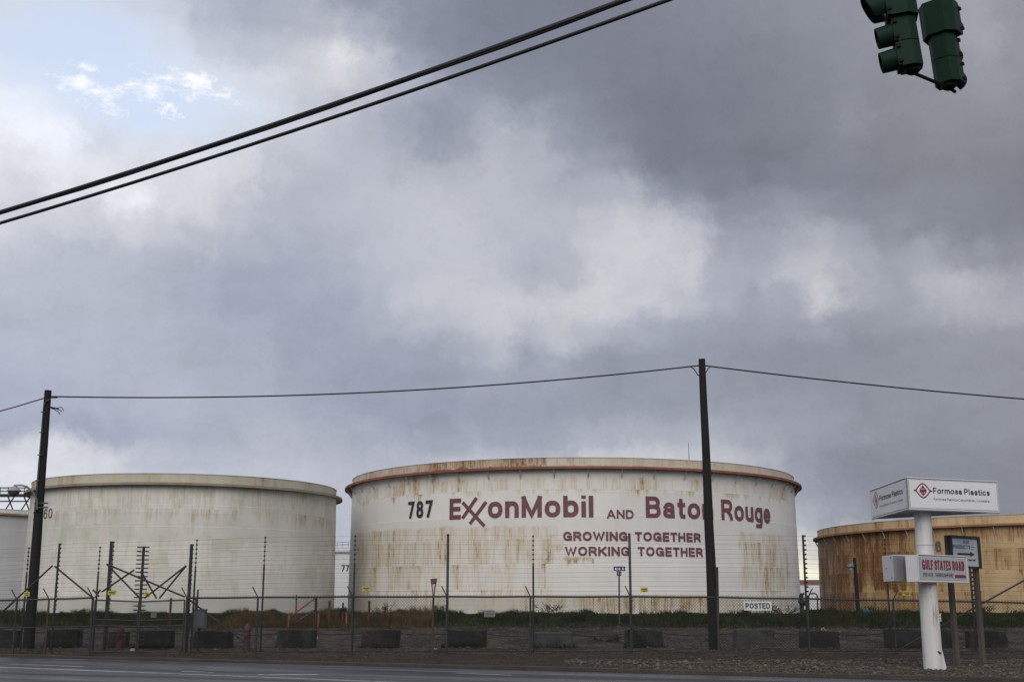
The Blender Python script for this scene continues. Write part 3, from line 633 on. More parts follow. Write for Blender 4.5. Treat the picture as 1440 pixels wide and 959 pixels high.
# whip antenna on the rim of 787, platform on the left-edge tank
dk_steel = mat('dark_steel', (.022, .022, .024), .6, .3, metal=.2)
p = at(969, 646, 114); MB().tube([p, p + Vector((0, 0, 1.6))], [.035, .02], 5).build('whip_antenna', dk_steel, T787['root'])
Yp = 170.; zr = at(20, 713, Yp).z
b = MB()
xl, xr = at(-60, 700, Yp).x, at(42, 700, Yp).x
b.box(((xl + xr) / 2, Yp, at(20, 696.5, Yp).z), (xr - xl, 1.6, .32)); b.build('platform_deck', dk_steel, T0['root'])
for yy in (686, 690.5):
    z = at(20, yy, Yp).z
    for dy_ in (-.7, .7): MB().tube([(xl, Yp + dy_, z), (xr, Yp + dy_, z)], .05, 5).build('platform_rail', dk_steel, T0['root'])
k = 9
for i in range(k):
    x = xl + (xr - xl) * (i + .5) / k; z0 = at(20, 697, Yp).z; z1 = at(20, 685.5, Yp).z
    MB().tube([(x, Yp - .7, z0), (x, Yp - .7, z1)], .06, 5).build('platform_post', dk_steel, T0['root'])
    if i % 2 == 0:
        MB().tube([(x - .6, Yp, zr - .6), (x + .7, Yp, z0)], .1, 5).build('platform_strut', dk_steel, T0['root'])
        MB().tube([(x + .7, Yp, zr - .6), (x - .3, Yp, z0)], .1, 5).build('platform_strut', dk_steel, T0['root'])
b = MB(); z = at(20, 705, Yp).z; b.tube([(xl, Yp - .3, z), (xr, Yp - .3, z)], .09, 5); b.build('platform_rail', dk_steel, T0['root'])
# handrail along the roof of 779
pp = [at(x, 766 - (x - 470) * .06, 183) for x in (466, 474, 482, 490, 498)]
for i, q in enumerate(pp): MB().tube([q - Vector((0, 0, .5)), q + Vector((0, 0, .35))], .05, 4).build('rail_post', 'bracket_paint', T779['root'])
for dz_ in (0, .33): MB().tube([q + Vector((0, 0, dz_)) for q in pp], .05, 4).build('handrail', 'bracket_paint', T779['root'])
print('TANKS', [(round(t['c'].x, 1), round(t['c'].y, 1), round(t['R'], 1), round(t['zt'], 1)) for t in (T787, TL, TR, T779, TF, T0)])
# ------------------------------------------------------------------ shared materials
galv = mat('dull_galvanised_steel', (.038, .038, .038), .65, .3, 4., metal=0., spec=.25, col2=(.06, .035, .022), thr=(.6, .8))
galv_l = mat('grey_fence_pole_paint', (.060, .062, .064), .6, .2, 4., spec=.3)
rustpost = mat('rusty_fence_pipe', (.050, .038, .028), .8, .35, 3., col2=(.05, .03, .02))
blackp = mat('black_insulator_plastic', (.012, .012, .013), .5, .2)
wire_m = mat('fence_wire', (.020, .020, .021), .6, .2, spec=.2)
ewire_m = mat('electric_wire', (.035, .035, .036), .6, .2, spec=.2)
wood_dk = mat('creosoted_wood', (.008, .0065, .0055), .85, .4, 2., .6, 30, stretch=(6, 6, .6))
cable_m = mat('black_cable_sheath', (.010, .010, .011), .5, .15)
conc = mat('dark_damp_concrete', (.020, .021, .018), .85, .45, 1.6, .5, 25, col2=(.007, .008, .006), thr=(.42, .6), fine=.2)
white_sign = mat('white_sign_face', (.72, .72, .73), .4, .05, 1.)
white_enamel = mat('chipped_white_enamel', (.62, .61, .60), .5, .08, 2., col2=(.33, .24, .15), thr=(.66, .78))
yellow_s = mat('yellow_warning_plate', (.42, .34, .02), .5, .1); red_b = mat('faded_red_paint', (.16, .045, .04), .65, .3, 4., col2=(.07, .03, .025))
pink_b = mat('pinkish_red_barrier_paint', (.30, .09, .09), .6, .2); orange_r = mat('orange_rust', (.22, .10, .045), .85, .3, 5.)
def gx(px, Y, py=880): return at(px, py, Y).x
def gp(px, Y, py=880): x = gx(px, Y, py); return Vector((x, Y, gz(x, Y)))
UP = Vector((0, 0, 1))

# ------------------------------------------------------------------ utility poles and their wire
def pole(px, pyb, pyt, pxt, Y, r0, r1, label):
    b = gp(px, Y, pyb); t = at(pxt, pyt, Y); root = thing('utility_pole', b, label, 'utility pole', 'wooden utility poles')
    k = 14; pts = [b - UP * .3] + [b.lerp(t, i / k) + Vector((.012 * hsh(i, px, .9), .01 * hsh(i, px + 5, .9), 0)) for i in range(1, k + 1)]
    MB().tube(pts, [r0 + (r1 - r0) * i / k for i in range(k + 1)], 14).build('pole_shaft', wood_dk, root, True)
    return root, b, t
PL, bl, tl = pole(40.5, 905, 549, 67.5, 44, .20, .125, 'dark wooden utility pole with street lamp in front of the mildewed tank')
PR, br, tr = pole(1004.5, 907, 505, 987, 44, .20, .125, 'taller dark wooden utility pole in front of the slogan tank')
c0 = bl.lerp(tl, .93) + Vector((-.05, -.17, 0))
mb = MB(); mb.tube([bl.lerp(tl, .52) + Vector((-.05, -.2, 0)), bl.lerp(tl, .75) + Vector((-.05, -.185, 0)), c0, c0 + Vector((.06, 0, .2)), c0 + Vector((.24, -.04, .3))], .028, 8)
mb.build('conduit', galv_l, PL, True)
for f in (.55, .64, .74, .83, .91):
    q = bl.lerp(tl, f) + Vector((-.05, -.19, 0)); MB().box(q, (.15, .06, .03)).build('conduit_strap', galv_l, PL)
for i, (dx_, dz_) in enumerate(((.3, .25), (.42, .18), (.36, .12), (.48, .28))):
    q = tl + Vector((.1, -.05, -.62)); MB().tube([q, q + Vector((.14, 0, -.02 - .02 * i)), q + Vector((dx_, 0, dz_ - .3)), q + Vector((dx_ + .08, 0, dz_ - .34 - .03 * i))], .016, 5).build('wire_tail', cable_m, PL)
MB().tube([tl + Vector((.12, 0, -.28)), tl + Vector((.38, 0, -.27))], .02, 6).build('wire_clamp', cable_m, PL)
# street lamp arm on the left pole
lamp = at(20, 688, 43.4)
arm = [at(52, 716, 43.7), at(51.5, 702, 43.6), at(46, 692, 43.5), at(38, 684, 43.4), at(30, 682, 43.4), at(20, 682.5, 43.4), at(20, 686, 43.4)]
MB().tube(arm, .035, 8).build('lamp_arm', mat('dull_aluminium', (.22, .21, .20), .5, .2, metal=.4), PL, True)
mb = MB(); mb.lathe(lamp, [(.02, .12), (.09, .11), (.13, .05), (.24, -.02), (.245, -.06)], 16); lh = mb.build('lamp_head', mat('lamp_cap_grey', (.30, .29, .27), .5, .2), PL, True)
mb = MB(); mb.lathe(lamp, [(.01, -.24), (.10, -.22), (.18, -.14), (.21, -.061)], 16); mb.build('lamp_bowl', mat('dirty_lamp_bowl', (.10, .095, .09), .3, .2), lh, True)
for yb in (707.5, 713.5):
    q0 = at(49, yb + .3, 43.72); q1 = at(67.5, yb - .3, 43.72); MB().tube([q0, q1], .03, 6).build('lamp_bracket', galv_l, PL)
# right pole: drip loops and a steel guard at its foot
for sx, pp in ((-1, [(971, 515.5), (976, 519), (981, 527), (985, 529.5)]), (1, [(1000, 515), (996, 518), (992, 525), (989, 527)])):
    MB().tube([at(x, y, 43.9) for x, y in pp], .02, 6).build('drip_loop', cable_m, PR, True)
q = at(1007.5, 905, 43.72); MB().tube([Vector((q.x + .06, 43.72, gz(q.x, 43.7))), at(1008, 797, 43.76)], .055, 8).build('ground_wire_guard', galv, PR, True)
def hang(p0, p1, sag, n=24):
    return [p0.lerp(p1, i / n) - UP * (4 * sag * (i / n) * (1 - i / n)) for i in range(n + 1)]
wl = at(72, 557.5, 44); wr = at(983, 514, 44)
mb = MB(); mb.tube([p for p in hang(at(-330, 640, 45), at(63, 559.5, 44), .3, 10)], .022, 6); mb.build('pole_line', cable_m, smooth=True)
tag(bpy.data.objects['pole_line'], 'thin black wire leaving the left utility pole at the left edge', 'wire', 'wires between the utility poles')
o = MB(); o.tube(hang(wl, wr, .42, 40), .028, 6); tag(o.build('pole_line', cable_m, smooth=True), 'thin black wire sagging between the two utility poles', 'wire', 'wires between the utility poles')
o = MB(); o.tube(hang(at(990, 514, 44), at(1990, 590, 44), .35, 40), .028, 6); tag(o.build('pole_line', cable_m, smooth=True), 'thin black wire running right from the taller utility pole', 'wire', 'wires between the utility poles')
# heavy overhead cables, running along the road
def road_line(pa, Ya, pb):
    a = at(*pa, Ya); d = ray(*pb)
    # point on the vertical plane through a along the road direction, seen at pb
    n = Vector((RN.x, RN.y, 0)); t = n.dot(a - Vector((0, 0, EYE))) / n.dot(d); return a, Vector((0, 0, EYE)) + d * t
for pa, pb, r, lb in (((0, 299), (880, 0), .062, 'thick upper black cable crossing the sky at upper left'), ((0, 314), (941, 0), .043, 'thinner lower black cable crossing the sky at upper left')):
    a, b = road_line(pa, 30, pb); d = b - a; P = []
    for i in range(41):
        t = -1.2 + 3.4 * i / 40; P.append(a + d * t + UP * (.55 * (t * t - t)))
    mb = MB(); mb.tube(P, r, 10)
    if r > .06:       # lashing that makes the bundle slightly uneven
        mb.tube([p + Vector((.01 * math.sin(i * 2.1), 0, -.035 + .012 * math.cos(i * 1.7))) for i, p in enumerate(P)], .04, 8)
    tag(mb.build('overhead_cable', cable_m, smooth=True), lb, 'cable', 'overhead cables')

# ------------------------------------------------------------------ chain-link fence
YF = 41.
FT = [(-140, 846), (0, 844), (65, 842), (135, 840), (262, 840.5), (361, 839.5), (497, 838.5), (629, 838.5), (745, 838.5), (887, 838.5), (1010, 839.5), (1137, 841.5), (1258, 843.5), (1375, 845.5), (1440, 847), (1620, 850)]
def ftop(px): p = at(px, lerp_tab(FT, px), YF); return p
FP = [-100, 21, 66, 128, 261, 361, 495, 628, 746, 887, 1010, 1137, 1258, 1375, 1500]
cf = thing('chain_link_fence', gp(746, YF, 915), 'long chain-link fence with black top rail along the gravel', 'fence')
def mesh_panel(a0, a1, t0, t1, name, parent, pitch=.10, r=.0048, extra=.06):
    """woven wire between two bottom points and two top points"""
    L = (a1 - a0).length; H = ((t0 - a0).length + (t1 - a1).length) / 2 + extra; X = (a1 - a0).normalized(); mb = MB(); k = int((L + H) / pitch)
    def P(s, h): f = s / L; return a0.lerp(a1, f) + (t0 - a0).lerp(t1 - a1, f) * (h / (H - extra))
    for fam in (1, -1):
        for i in range(k):
            s0 = i * pitch - H
            lo = max(0, -s0); hi = min(H, L - s0)
            if hi - lo < .03: continue
            p, q = (P(s0 + lo, lo), P(s0 + hi, hi)) if fam == 1 else (P(L - s0 - lo, lo), P(L - s0 - hi, hi))
            off = Vector((0, .003 * fam, 0)); mb.tube([p + off, q + off], r, 3, False)
    return struct(mb.build(name, wire_m, parent), 'stuff')
feet = [Vector((at(p, 880, YF).x, YF, gz(at(p, 880, YF).x, YF))) for p in FP]; tops = []
for p, f in zip(FP, feet):
    t = ftop(p); tops.append(Vector((f.x + (t.x - f.x) * .0, YF, t.z)))
for i, (p, f, t) in enumerate(zip(FP, feet, tops)):
    m = rustpost if p in (66, 1010) else galv
    po = MB(); po.tube([f - UP * .2, t + UP * .03], .034 if p not in (128, 261) else .045, 8); po = po.build('fence_post', m, cf, True)
    if p not in (628 + 1000,):
        s_ = -1 if p < 1100 else 1
        MB().tube([t, t + Vector((.17 * s_, -.12, .34))], .02, 5).build('barb_arm', galv, po)
for i in range(len(FP) - 1):
    if FP[i] == 128: continue            # the gate
    a0, a1, t0, t1 = feet[i], feet[i + 1], tops[i], tops[i + 1]
    MB().tube([t0, t0.lerp(t1, .5) - UP * .012, t1], .03, 8).build('top_rail', galv, cf, True)
    mesh_panel(a0 + UP * .05, a1 + UP * .05, t0, t1, 'wire_mesh', cf)
    if FP[i + 1] <= 128: MB().tube([a0.lerp(t0, .49), a1.lerp(t1, .49)], .022, 6).build('middle_rail', galv, cf, True)
    else: MB().tube([a0 + UP * .09, a0.lerp(a1, .5) + UP * .07, a1 + UP * .09], .008, 5).build('tension_wire', wire_m, cf)
# gate leaves
gl_, gr_ = feet[3] + Vector((.08, 0, 0)), feet[4] - Vector((.08, 0, 0)); gm = gl_.lerp(gr_, .5)
for nm, a, b, lb in (('l', gl_, gm - Vector((.03, 0, 0)), 'left leaf of the sagging chain-link gate beside the red hydrant'), ('r', gm + Vector((.03, 0, 0)), gr_, 'right leaf of the sagging chain-link gate beside the grey cabinet')):
    root = thing('gate_leaf', a.lerp(b, .5), lb, 'gate', 'gate leaves'); z0 = .14; za = 1.80 - (.0 if nm == 'l' else .06); zb2 = 1.80 - (.06 if nm == 'l' else .0)
    A0, B0 = Vector((a.x, YF, z0)), Vector((b.x, YF, z0)); A1, B1 = Vector((a.x, YF, za)), Vector((b.x, YF, zb2))
    for p, q in ((A1, B1), (A0.lerp(A1, .5), B0.lerp(B1, .5)), (A0.lerp(A1, .62), B0.lerp(B1, .62)), (A0, B0)): MB().tube([p, q], .022, 8).build('gate_rail', galv, root, True)
    for p, q in ((A0, A1), (B0, B1)): MB().tube([p, q], .025, 8).build('gate_stile', galv, root, True)
    mesh_panel(A0, B0, A1, B1, 'wire_mesh', root, extra=.05, pitch=.09, r=.0050)

# ------------------------------------------------------------------ electric fence behind it
YE = 42.2
ET = [(-140, 779), (34, 769), (77, 763.5), (135, 768), (150, 760), (197, 768), (265, 764.5), (273, 757), (370, 754), (497, 752), (629, 750.5), (750, 752), (887, 749.5), (1010, 751), (1134, 752), (1250, 757), (1368, 760), (1500, 766), (1640, 772)]
ef = thing('electric_fence', gp(750, YE, 915), 'tall electric security fence of many thin wires on insulator poles', 'fence')
def epos(px): x = at(px, 850, YE).x; return Vector((x, YE, gz(x, YE)))
def etop(px): p = at(px, lerp_tab(ET, px), YE); q = epos(px); return Vector((q.x, YE, p.z))
LEV = [.07 + .92 * i / 23 for i in range(24)]
EP = [(-120, 'rod'), (34, 'rod'), (77, 'ins'), (135, 'rod'), (149, 'thick'), (154.5, 'thin'), (197, 'double'), (263.5, 'thick'), (272, 'rod'), (369, 'rod'), (497, 'rod'), (629, 'solid'), (750, 'rod'), (887, 'solid'), (1134, 'ins'), (1250, 'rod'), (1368, 'ins'), (1520, 'rod')]
for px, kind in EP:
    f = epos(px); t = etop(px); H = t.z - f.z; mb = MB()
    dyy = {'thick': .12, 'thin': -.05}.get(kind, 0); f = f + Vector((0, dyy, 0)); t = t + Vector((0, dyy, 0))
    if kind in ('rod', 'thin'):
        k_ = .74 if kind == 'rod' else .02
        if kind == 'rod': mb.tube([f - UP * .2, f.lerp(t, k_)], .032, 8)
        mb.tube([f.lerp(t, k_), t], .013, 5)
    else: mb.tube([f - UP * .2, t], {'solid': .045, 'ins': .038, 'thick': .058, 'double': .05}[kind], 10)
    po = mb.build('fence_pole', galv_l if kind == 'solid' else galv, ef, True)
    if kind == 'solid': continue
    ib = MB()
    for l in LEV:
        if kind == 'rod' and l < .3: continue
        z = f.z + H * l; sz = .052
        for s_ in ((-1, 1) if kind == 'double' else (0,)):
            c = Vector((f.x + s_ * .13 + (.055 if kind in ('ins', 'thick') else 0), f.y - (.05 if kind not in ('rod', 'thin') else 0), z))
            if kind == 'double': ib.box(c, (.16, .04, .045))
            else: ib.lathe(c, [(.004, -.03), (.034, -.026), (.034, .026), (.004, .03)], 6)
    struct(ib.build('insulators', blackp, po), 'stuff')
WP = [p for p, k in EP if k in ('rod', 'ins', 'solid') and p != 135]
for l in LEV:
    pts = []
    for px in WP: f, t = epos(px), etop(px); pts.append(Vector((f.x, YE - .06, f.z + (t.z - f.z) * l)))
    MB().tube(pts, .0026, 3, False).build('fence_wire', ewire_m, ef)
for (x0, y0, x1, y1) in ((74, 795, -6, 869), (77, 796, 130, 840), (150, 793, 197, 841), (150, 793, 260, 839), (189, 801, 143, 832), (262, 795, 203, 841), (262, 795, 224, 841), (198, 803, 220, 841), (265, 842, 343, 902), (1262, 914, 1476, 796), (131, 829, 139, 838), (141, 829, 134, 840)):
    MB().tube([at(x0, y0, YE + .05), at(x1, y1, YE - .1)], .032, 7).build('brace', galv, ef, True)
for px, py, w, lb in ((37.5, 835, .2, 'small yellow warning plate left of the left utility pole'), (157.5, 833, .3, 'yellow warning plate above the left gate leaf'), (207, 835.5, .22, 'tilted yellow warning plate above the gate middle'),
                      (514.5, 827.5, .26, 'yellow warning plate at the left edge of the slogan tank'), (906, 829, .25, 'yellow warning plate on the wires right of the blue street sign'), (1274.5, 834, .27, 'yellow warning plate in front of the rusty tank')):
    c = at(px, py, YE - .1); root = thing('warning_plate', c - UP * .1, lb, 'sign', 'yellow electric fence warnings'); rot = Matrix.Rotation(R(rnd.uniform(-3, 3) if px != 207 else 28), 3, 'Y')
    MB().box(c, (w, .006, .15), M=rot).build('plate', yellow_s, root)
    MB().box(c + Vector((0, -.006, .018)), (w * .72, .004, .03), M=rot).build('print', black_p, root); MB().box(c + Vector((.02, -.006, -.035)), (w * .5, .004, .022), M=rot).build('print', black_p, root)

# ------------------------------------------------------------------ concrete blocks and the cable along them
YB = 44.3
BL = [(-32, 23, 'at the left edge left of the utility pole'), (60, 110, 'right of the left utility pole'), (150, 177, 'half hidden behind the red hydrant at the gate'), (191, 241, 'behind the right gate leaf'), (271, 324, 'below the grey cabinet'),
      (387, 442, 'below the red barrier arm'), (508, 561, 'left of the yield sign post'), (631, 683, 'right of the yield sign post, topped with weeds'), (752, 806, 'pale one below the lone shrub left of the blue street sign'), (880, 933, 'with a black stained face beside the blue street sign pole'),
      (1034, 1091, 'right of the taller utility pole under the POSTED board'), (1127, 1182, 'with a yellow strap on top'), (1248, 1303, 'just left of the white sign post'), (1318, 1349, 'behind the wooden sign posts'), (1364, 1418, 'right of the wooden sign posts')]
tops_b = []
CONC = [conc, mat('mossy_concrete', (.026, .029, .020), .9, .5, 1.8, .6, 22, col2=(.009, .012, .006), thr=(.45, .58), fine=.3), mat('brown_stained_concrete', (.036, .030, .024), .9, .5, 1.4, .6, 22, col2=(.012, .010, .008), thr=(.4, .6), fine=.3), mat('black_stained_concrete', (.012, .013, .013), .85, .5, 1.8, .6, 22, col2=(.035, .035, .032), thr=(.6, .68), fine=.3)]
for i, (a, b, lb) in enumerate(BL):
    xa, xb = gx(a, YB, 895), gx(b, YB, 895); w = xb - xa; c = Vector(((xa + xb) / 2, YB + .3, 0)); z0 = gz(c.x, YB); h = .62 + .10 * hsh(i * 1.21, 3, 1.7); rz = R(22 * hsh(i * 1.37, 8, 1.3))
    bm = bmesh.new(); bmesh.ops.create_cube(bm, size=1)
    for v in bm.verts: v.co = Vector((v.co.x * w * .97, v.co.y * .62, v.co.z * (h + .12)))
    bmesh.ops.bevel(bm, geom=bm.edges[:], offset=.025, segments=1, affect='EDGES')
    bmesh.ops.subdivide_edges(bm, edges=bm.edges[:], cuts=2, use_grid_fill=True)
    for v in bm.verts: v.co += Vector((.012 * hsh(v.co.x * 3 + i, v.co.z * 3, 1.5), .012 * hsh(v.co.z * 3, v.co.x * 3 + i, 1.5), .012 * hsh(v.co.x + i * 3, v.co.y * 2, 2)))
    for kx in range(3):
        cv = Vector((rnd.choice((-.5, .5)) * w, -.31, rnd.choice((.2, .5, .5)) * h))
        for v in bm.verts:
            d_ = (v.co - cv).length
            if d_ < .16: v.co = v.co.lerp(Vector((0, 0, 0)), .10 * (1 - d_ / .16))
    me = bpy.data.meshes.new('concrete_block'); bm.to_mesh(me); bm.free()
    me.materials.append(mat('paler_concrete', (.055, .056, .052), .85, .4, 1.6, .5, 25, col2=(.022, .023, .021), thr=(.5, .7), fine=.2) if a in (752, 1034) else CONC[i % 4])
    o = bpy.data.objects.new('concrete_block', me); C.objects.link(o); o.location = (c.x, c.y, z0 + h / 2 - .06); o.rotation_euler = (0, R(2 * hsh(i, 1, 2)), rz)
    tag(o, 'dark weathered concrete block ' + lb if a not in (752, 1034) else 'weathered grey concrete block ' + lb, 'concrete block', 'concrete barrier blocks'); tops_b.append(Vector((c.x, c.y, z0 + h)))
pts = []
for p, q in zip(tops_b, tops_b[1:]):
    pts += hang(p + UP * .03, q + UP * .03, min(.25, (q - p).length * .07), 8)[:-1]
mb = MB(); mb.tube(pts + [tops_b[-1] + UP * .03], .016, 5); tag(mb.build('steel_cable', cable_m, smooth=True), 'dark cable slung from block to block behind the fence', 'cable')
yb = MB(); q = tops_b[11] + Vector((.15, -.15, .02)); yb.tube([q + Vector((-.09, 0, 0)), q + Vector((-.06, .02, .05)), q + Vector((0, 0, .10)), q + Vector((.04, 0, .03)), q + Vector((.07, -.05, .0))], .018, 5)
tag(yb.build('strap', mat('yellow_strap', (.5, .40, .03), .5), smooth=True), 'bright yellow strap lying on a concrete block', 'strap')

# ------------------------------------------------------------------ hydrants, cabinet
def hydrant(px, Y, h, lb, m):
    b = gp(px, Y, 905); root = thing('fire_hydrant', b, lb, 'hydrant', 'fire hydrants'); s = h / .9
    sc = lambda prof: [(r * s, z * s) for r, z in prof]
    MB().lathe(b, sc([(.0, -.05), (.17, -.05), (.17, .06), (.12, .07), (.115, .62), (.15, .63), (.15, .69), (.01, .69)]), 16).build('barrel', m, root, True)
    MB().lathe(b, sc([(.14, .69), (.135, .75), (.10, .82), (.05, .86), (.04, .90), (.0, .90)]), 16).build('bonnet', m, root, True)
    for a in (-90, 0, 180):
        d = Vector((math.cos(R(a)), math.sin(R(a)), 0)); q = b + UP * .52 * s; r = .075 * s if a == -90 else .055 * s
        MB().tube([q + d * .08 * s, q + d * .17 * s, q + d * .172 * s, q + d * .21 * s], [r * .8, r * .8, r, r], 10).build('nozzle_cap', m, root)
hydrant(347, 43.5, .88, 'faded dark red fire hydrant on the gravel right of the cabinet', mat('dull_hydrant_red', (.085, .028, .030), .6, .35, 6., col2=(.05, .03, .028)))
hydrant(168, 43.1, .86, 'rust-red fire hydrant behind the left gate leaf', mat('rust_hydrant_red', (.10, .035, .028), .7, .35, 6., col2=(.05, .03, .025)))
c = at(280.5, 870, 42.9); root = thing('electrical_cabinet', (c.x, c.y, gz(c.x, c.y)), 'blue-grey metal electrical cabinet on a post beside the gate', 'cabinet')
cabm = mat('blue_grey_cabinet_paint', (.115, .135, .15), .5, .12, 3.)
MB().box(c, (.44, .26, .62)).build('cabinet_body', cabm, root); d_ = MB().box(c + Vector((.03, -.14, -.01)), (.34, .02, .54)).build('cabinet_door', cabm, root)
MB().box(c + Vector((.15, -.158, 0)), (.02, .02, .07)).build('handle', galv, d_); MB().box(c + UP * .325, (.49, .31, .03)).build('cabinet_roof', cabm, root)
MB().tube([Vector((c.x, c.y + .06, gz(c.x, c.y) - .1)), c - UP * .3], .045, 8).build('cabinet_post', galv, root); MB().tube([c + Vector((-.12, .05, .34)), c + Vector((-.12, .05, 1.0))], .03, 6).build('conduit', galv, root)

# ------------------------------------------------------------------ bollards, barrier, valves behind the gravel
def bollard(px, y0, y1, Y, r, m, nm, lb, g, cap=True):
    b = gp(px, Y, y1); t = at(px, y0, Y); root = thing(nm, b, lb, 'bollard', g); MB().tube([b - UP * .2, Vector((b.x, Y, t.z))], r, 10).build('pipe', m, root, True)
    if cap: MB().lathe((b.x, Y, t.z), [(r + .012, -.05), (r + .012, .0), (r * .6, .05), (.0, .06)], 10).build('cap', m, root, True)
rb = mat('dark_red_bollard', (.085, .030, .026), .7, .35, 5., col2=(.045, .022, .018))
for px, y0, y1, lb in ((239, 842, 868, 'dull red pipe bollard seen through the right gate leaf'), (274.5, 841, 868, 'dark red pipe bollard above the grey cabinet'), (462.5, 846, 876, 'dark red pipe bollard right of the barrier arm'), (518.5, 846, 876, 'dark red pipe bollard at the left foot of the slogan tank')):
    bollard(px, y0, y1, 52.6, .05, rb, 'pipe_bollard', lb, 'red pipe bollards')
for px, y0, lb in ((406, 862, 'short orange rusty stake left of the barrier'), (447.5, 862, 'short orange rusty stake right of the barrier post'), (487, 861, 'short orange rusty stake right of the valve')):
    bollard(px, y0, 877, 52.0, .045, orange_r, 'rusty_stake', lb, 'rusty stakes', False)
b = gp(482, 52.6, 875); root = thing('valve_stand', b, 'dark red valve stand with black handwheel among dry grass', 'valve'); t = at(482.5, 847, 52.6)
MB().tube([b - UP * .2, t], .045, 10).build('stem', rb, root, True); q = at(482.5, 857, 52.5)
MB().tube([q + Vector((-.16, 0, 0)), q + Vector((-.1, 0, .03)), q + Vector((0, 0, .05)), q + Vector((.1, 0, .03)), q + Vector((.16, 0, 0))], [.03, .05, .07, .05, .03], 8).build('valve_body', dk_steel, root, True)
for yy in (855.5, 859): MB().tube([at(469, yy, 52.7), at(489, yy, 52.7)], .02, 6).build('pipe', dk_steel, root)
MB().tube([at(476.5, 853, 52.7), at(476.5, 866, 52.7)], .025, 6).build('pipe', dk_steel, root)
b = gp(431, 52, 876); root = thing('swing_barrier', b, 'pipe swing barrier with raised pinkish-red arm behind the fence', 'barrier')
MB().tube([gp(416, 52, 876) - UP * .1, at(417, 836, 52)], .03, 8).build('post', galv_l, root, True); MB().tube([gp(444, 52, 877) - UP * .1, at(444.5, 839, 52)], .06, 10).build('post', galv, root, True)
MB().tube([at(411, 864, 51.95), at(446, 838.5, 51.95)], .042, 8).build('arm', pink_b, root, True); MB().tube([at(415, 876, 51.97), at(443, 857, 51.97)], .035, 8).build('strut', galv_l, root, True)
# pipework between the slogan tank and the rusty tank
b = gp(1128, 66, 862); root = thing('pump_stand', b, 'dark vertical pump pipe with valve at right foot of the slogan tank', 'pump'); t = at(1127.5, 836, 66)
MB().tube([b - UP * .3, Vector((b.x, 66, t.z))], .12, 10).build('riser', dk_steel, root, True); q = at(1127.5, 846, 65.9)
MB().lathe(q, [(.02, -.09), (.2, -.08), (.2, .08), (.02, .09)], 12).build('flange', dk_steel, root, True); MB().tube([at(1125, 835, 66), at(1131, 834.5, 66)], .06, 6).build('handwheel', dk_steel, root); MB().tube([q + Vector((0, 0, -.12)), q + Vector((.4, 0, -.12))], .07, 8).build('outlet', dk_steel, root)
b = gp(1145, 68, 862); root = thing('pipe_loop', b, 'bent grey pipe loop between the slogan tank and the rusty tank', 'pipe')
MB().tube([gp(1137, 68, 862) - UP * .2] + [at(x, y, 68) for x, y in ((1137, 838), (1138.5, 834.5), (1146, 834), (1149, 836), (1149.5, 842))] + [gp(1149.8, 68, 862) - UP * .2], .045, 8).build('pipe', galv_l, root, True)
MB().lathe(at(1149.5, 858, 67.95), [(.02, -.05), (.13, -.05), (.13, .05), (.02, .05)], 10).build('flange', galv_l, root)
# yard light pole
b = gp(1207, 60, 858); t = at(1201.5, 784, 60); root = thing('light_pole', b, 'dark wooden yard light pole in front of the rusty tank', 'light pole')
MB().tube([b - UP * .5, b.lerp(t, .5), t], [.11, .095, .08], 10).build('pole_shaft', wood_dk, root, True)
q = at(1196, 796, 59.9); lm = mat('light_grey_lamp_housing', (.11, .12, .135), .5, .1)
lh = MB(); lh.tube([at(1201, 795.5, 59.9), at(1198.5, 795.8, 59.9), at(1195, 796, 59.9), at(1191.5, 796.2, 59.9)], [.05, .14, .13, .05], 8); lh = lh.build('lamp_head', lm, root, True); MB().tube([q + Vector((.02, 0, -.1)), q + Vector((.02, 0, -.2))], [.1, .06], 8).build('lens', mat('lamp_glass', (.4, .4, .42), .2), lh)
MB().tube([at(1201, 791, 59.95), at(1200, 797, 59.9)], .04, 6).build('bracket', galv, root)
# blue bundle on the bank
mb = MB(); q = at(1219, 858.5, 56.5)
prof = [(-.22, .0), (-.24, .22), (-.1, .26), (.06, .17), (.26, .12), (.27, .02), (.1, -.03)]
mb.prism(prof, q + Vector((0, .2, -.12)), (1, 0, 0), (0, 0, 1), (0, -1, 0), .35)
tag(mb.build('tarp_bundle', mat('blue_tarp', (.02, .09, .19), .6, .3, 6.)), 'small blue tarp bundle on the grass right of the yard light pole', 'tarp')

# ------------------------------------------------------------------ road signs
b = gp(607.5, 37.6, 921); root = thing('yield_sign', b, 'narrow turned red and white yield sign on a dark post at the kerb', 'yield sign'); t = at(610.5, 813.5, 37.6)
MB().tube([b - UP * .2, at(610, 820, 37.6)], .032, 8).build('post', rustpost, root, True)
rz = R(70); X = Vector((math.cos(rz), -math.sin(rz), 0)); n_ = X.cross(UP); top = at(610.8, 813.2, 37.55).z; w, h = .74, .62; o0 = Vector((at(611, 813, 37.55).x, 37.55, top))
yr = mat('faded_sign_red', (.16, .040, .035), .5, .15)
MB().prism([(-w / 2, 0), (-.02, -h), (.02, -h), (w / 2, 0)], o0 + n_ * .02, X, UP, n_, .006).build('sign_plate', yr, root)
MB().prism([(-w * .23, -.17), (0, -h * .74), (w * .23, -.17)], o0 + n_ * .029, X, UP, n_, .003).build('sign_centre', white_sign, root)
b = gp(871, 52.4, 878); root = thing('street_name_sign', b, 'blue street name sign reading Ave A on a thin grey pole', 'street sign'); blue = mat('street_sign_blue', (.018, .035, .115), .5, .1)
MB().tube([b - UP * .2, at(870.5, 803, 52.4)], .034, 8).build('pole', galv_l, root, True); q = at(871, 799.3, 52.4)
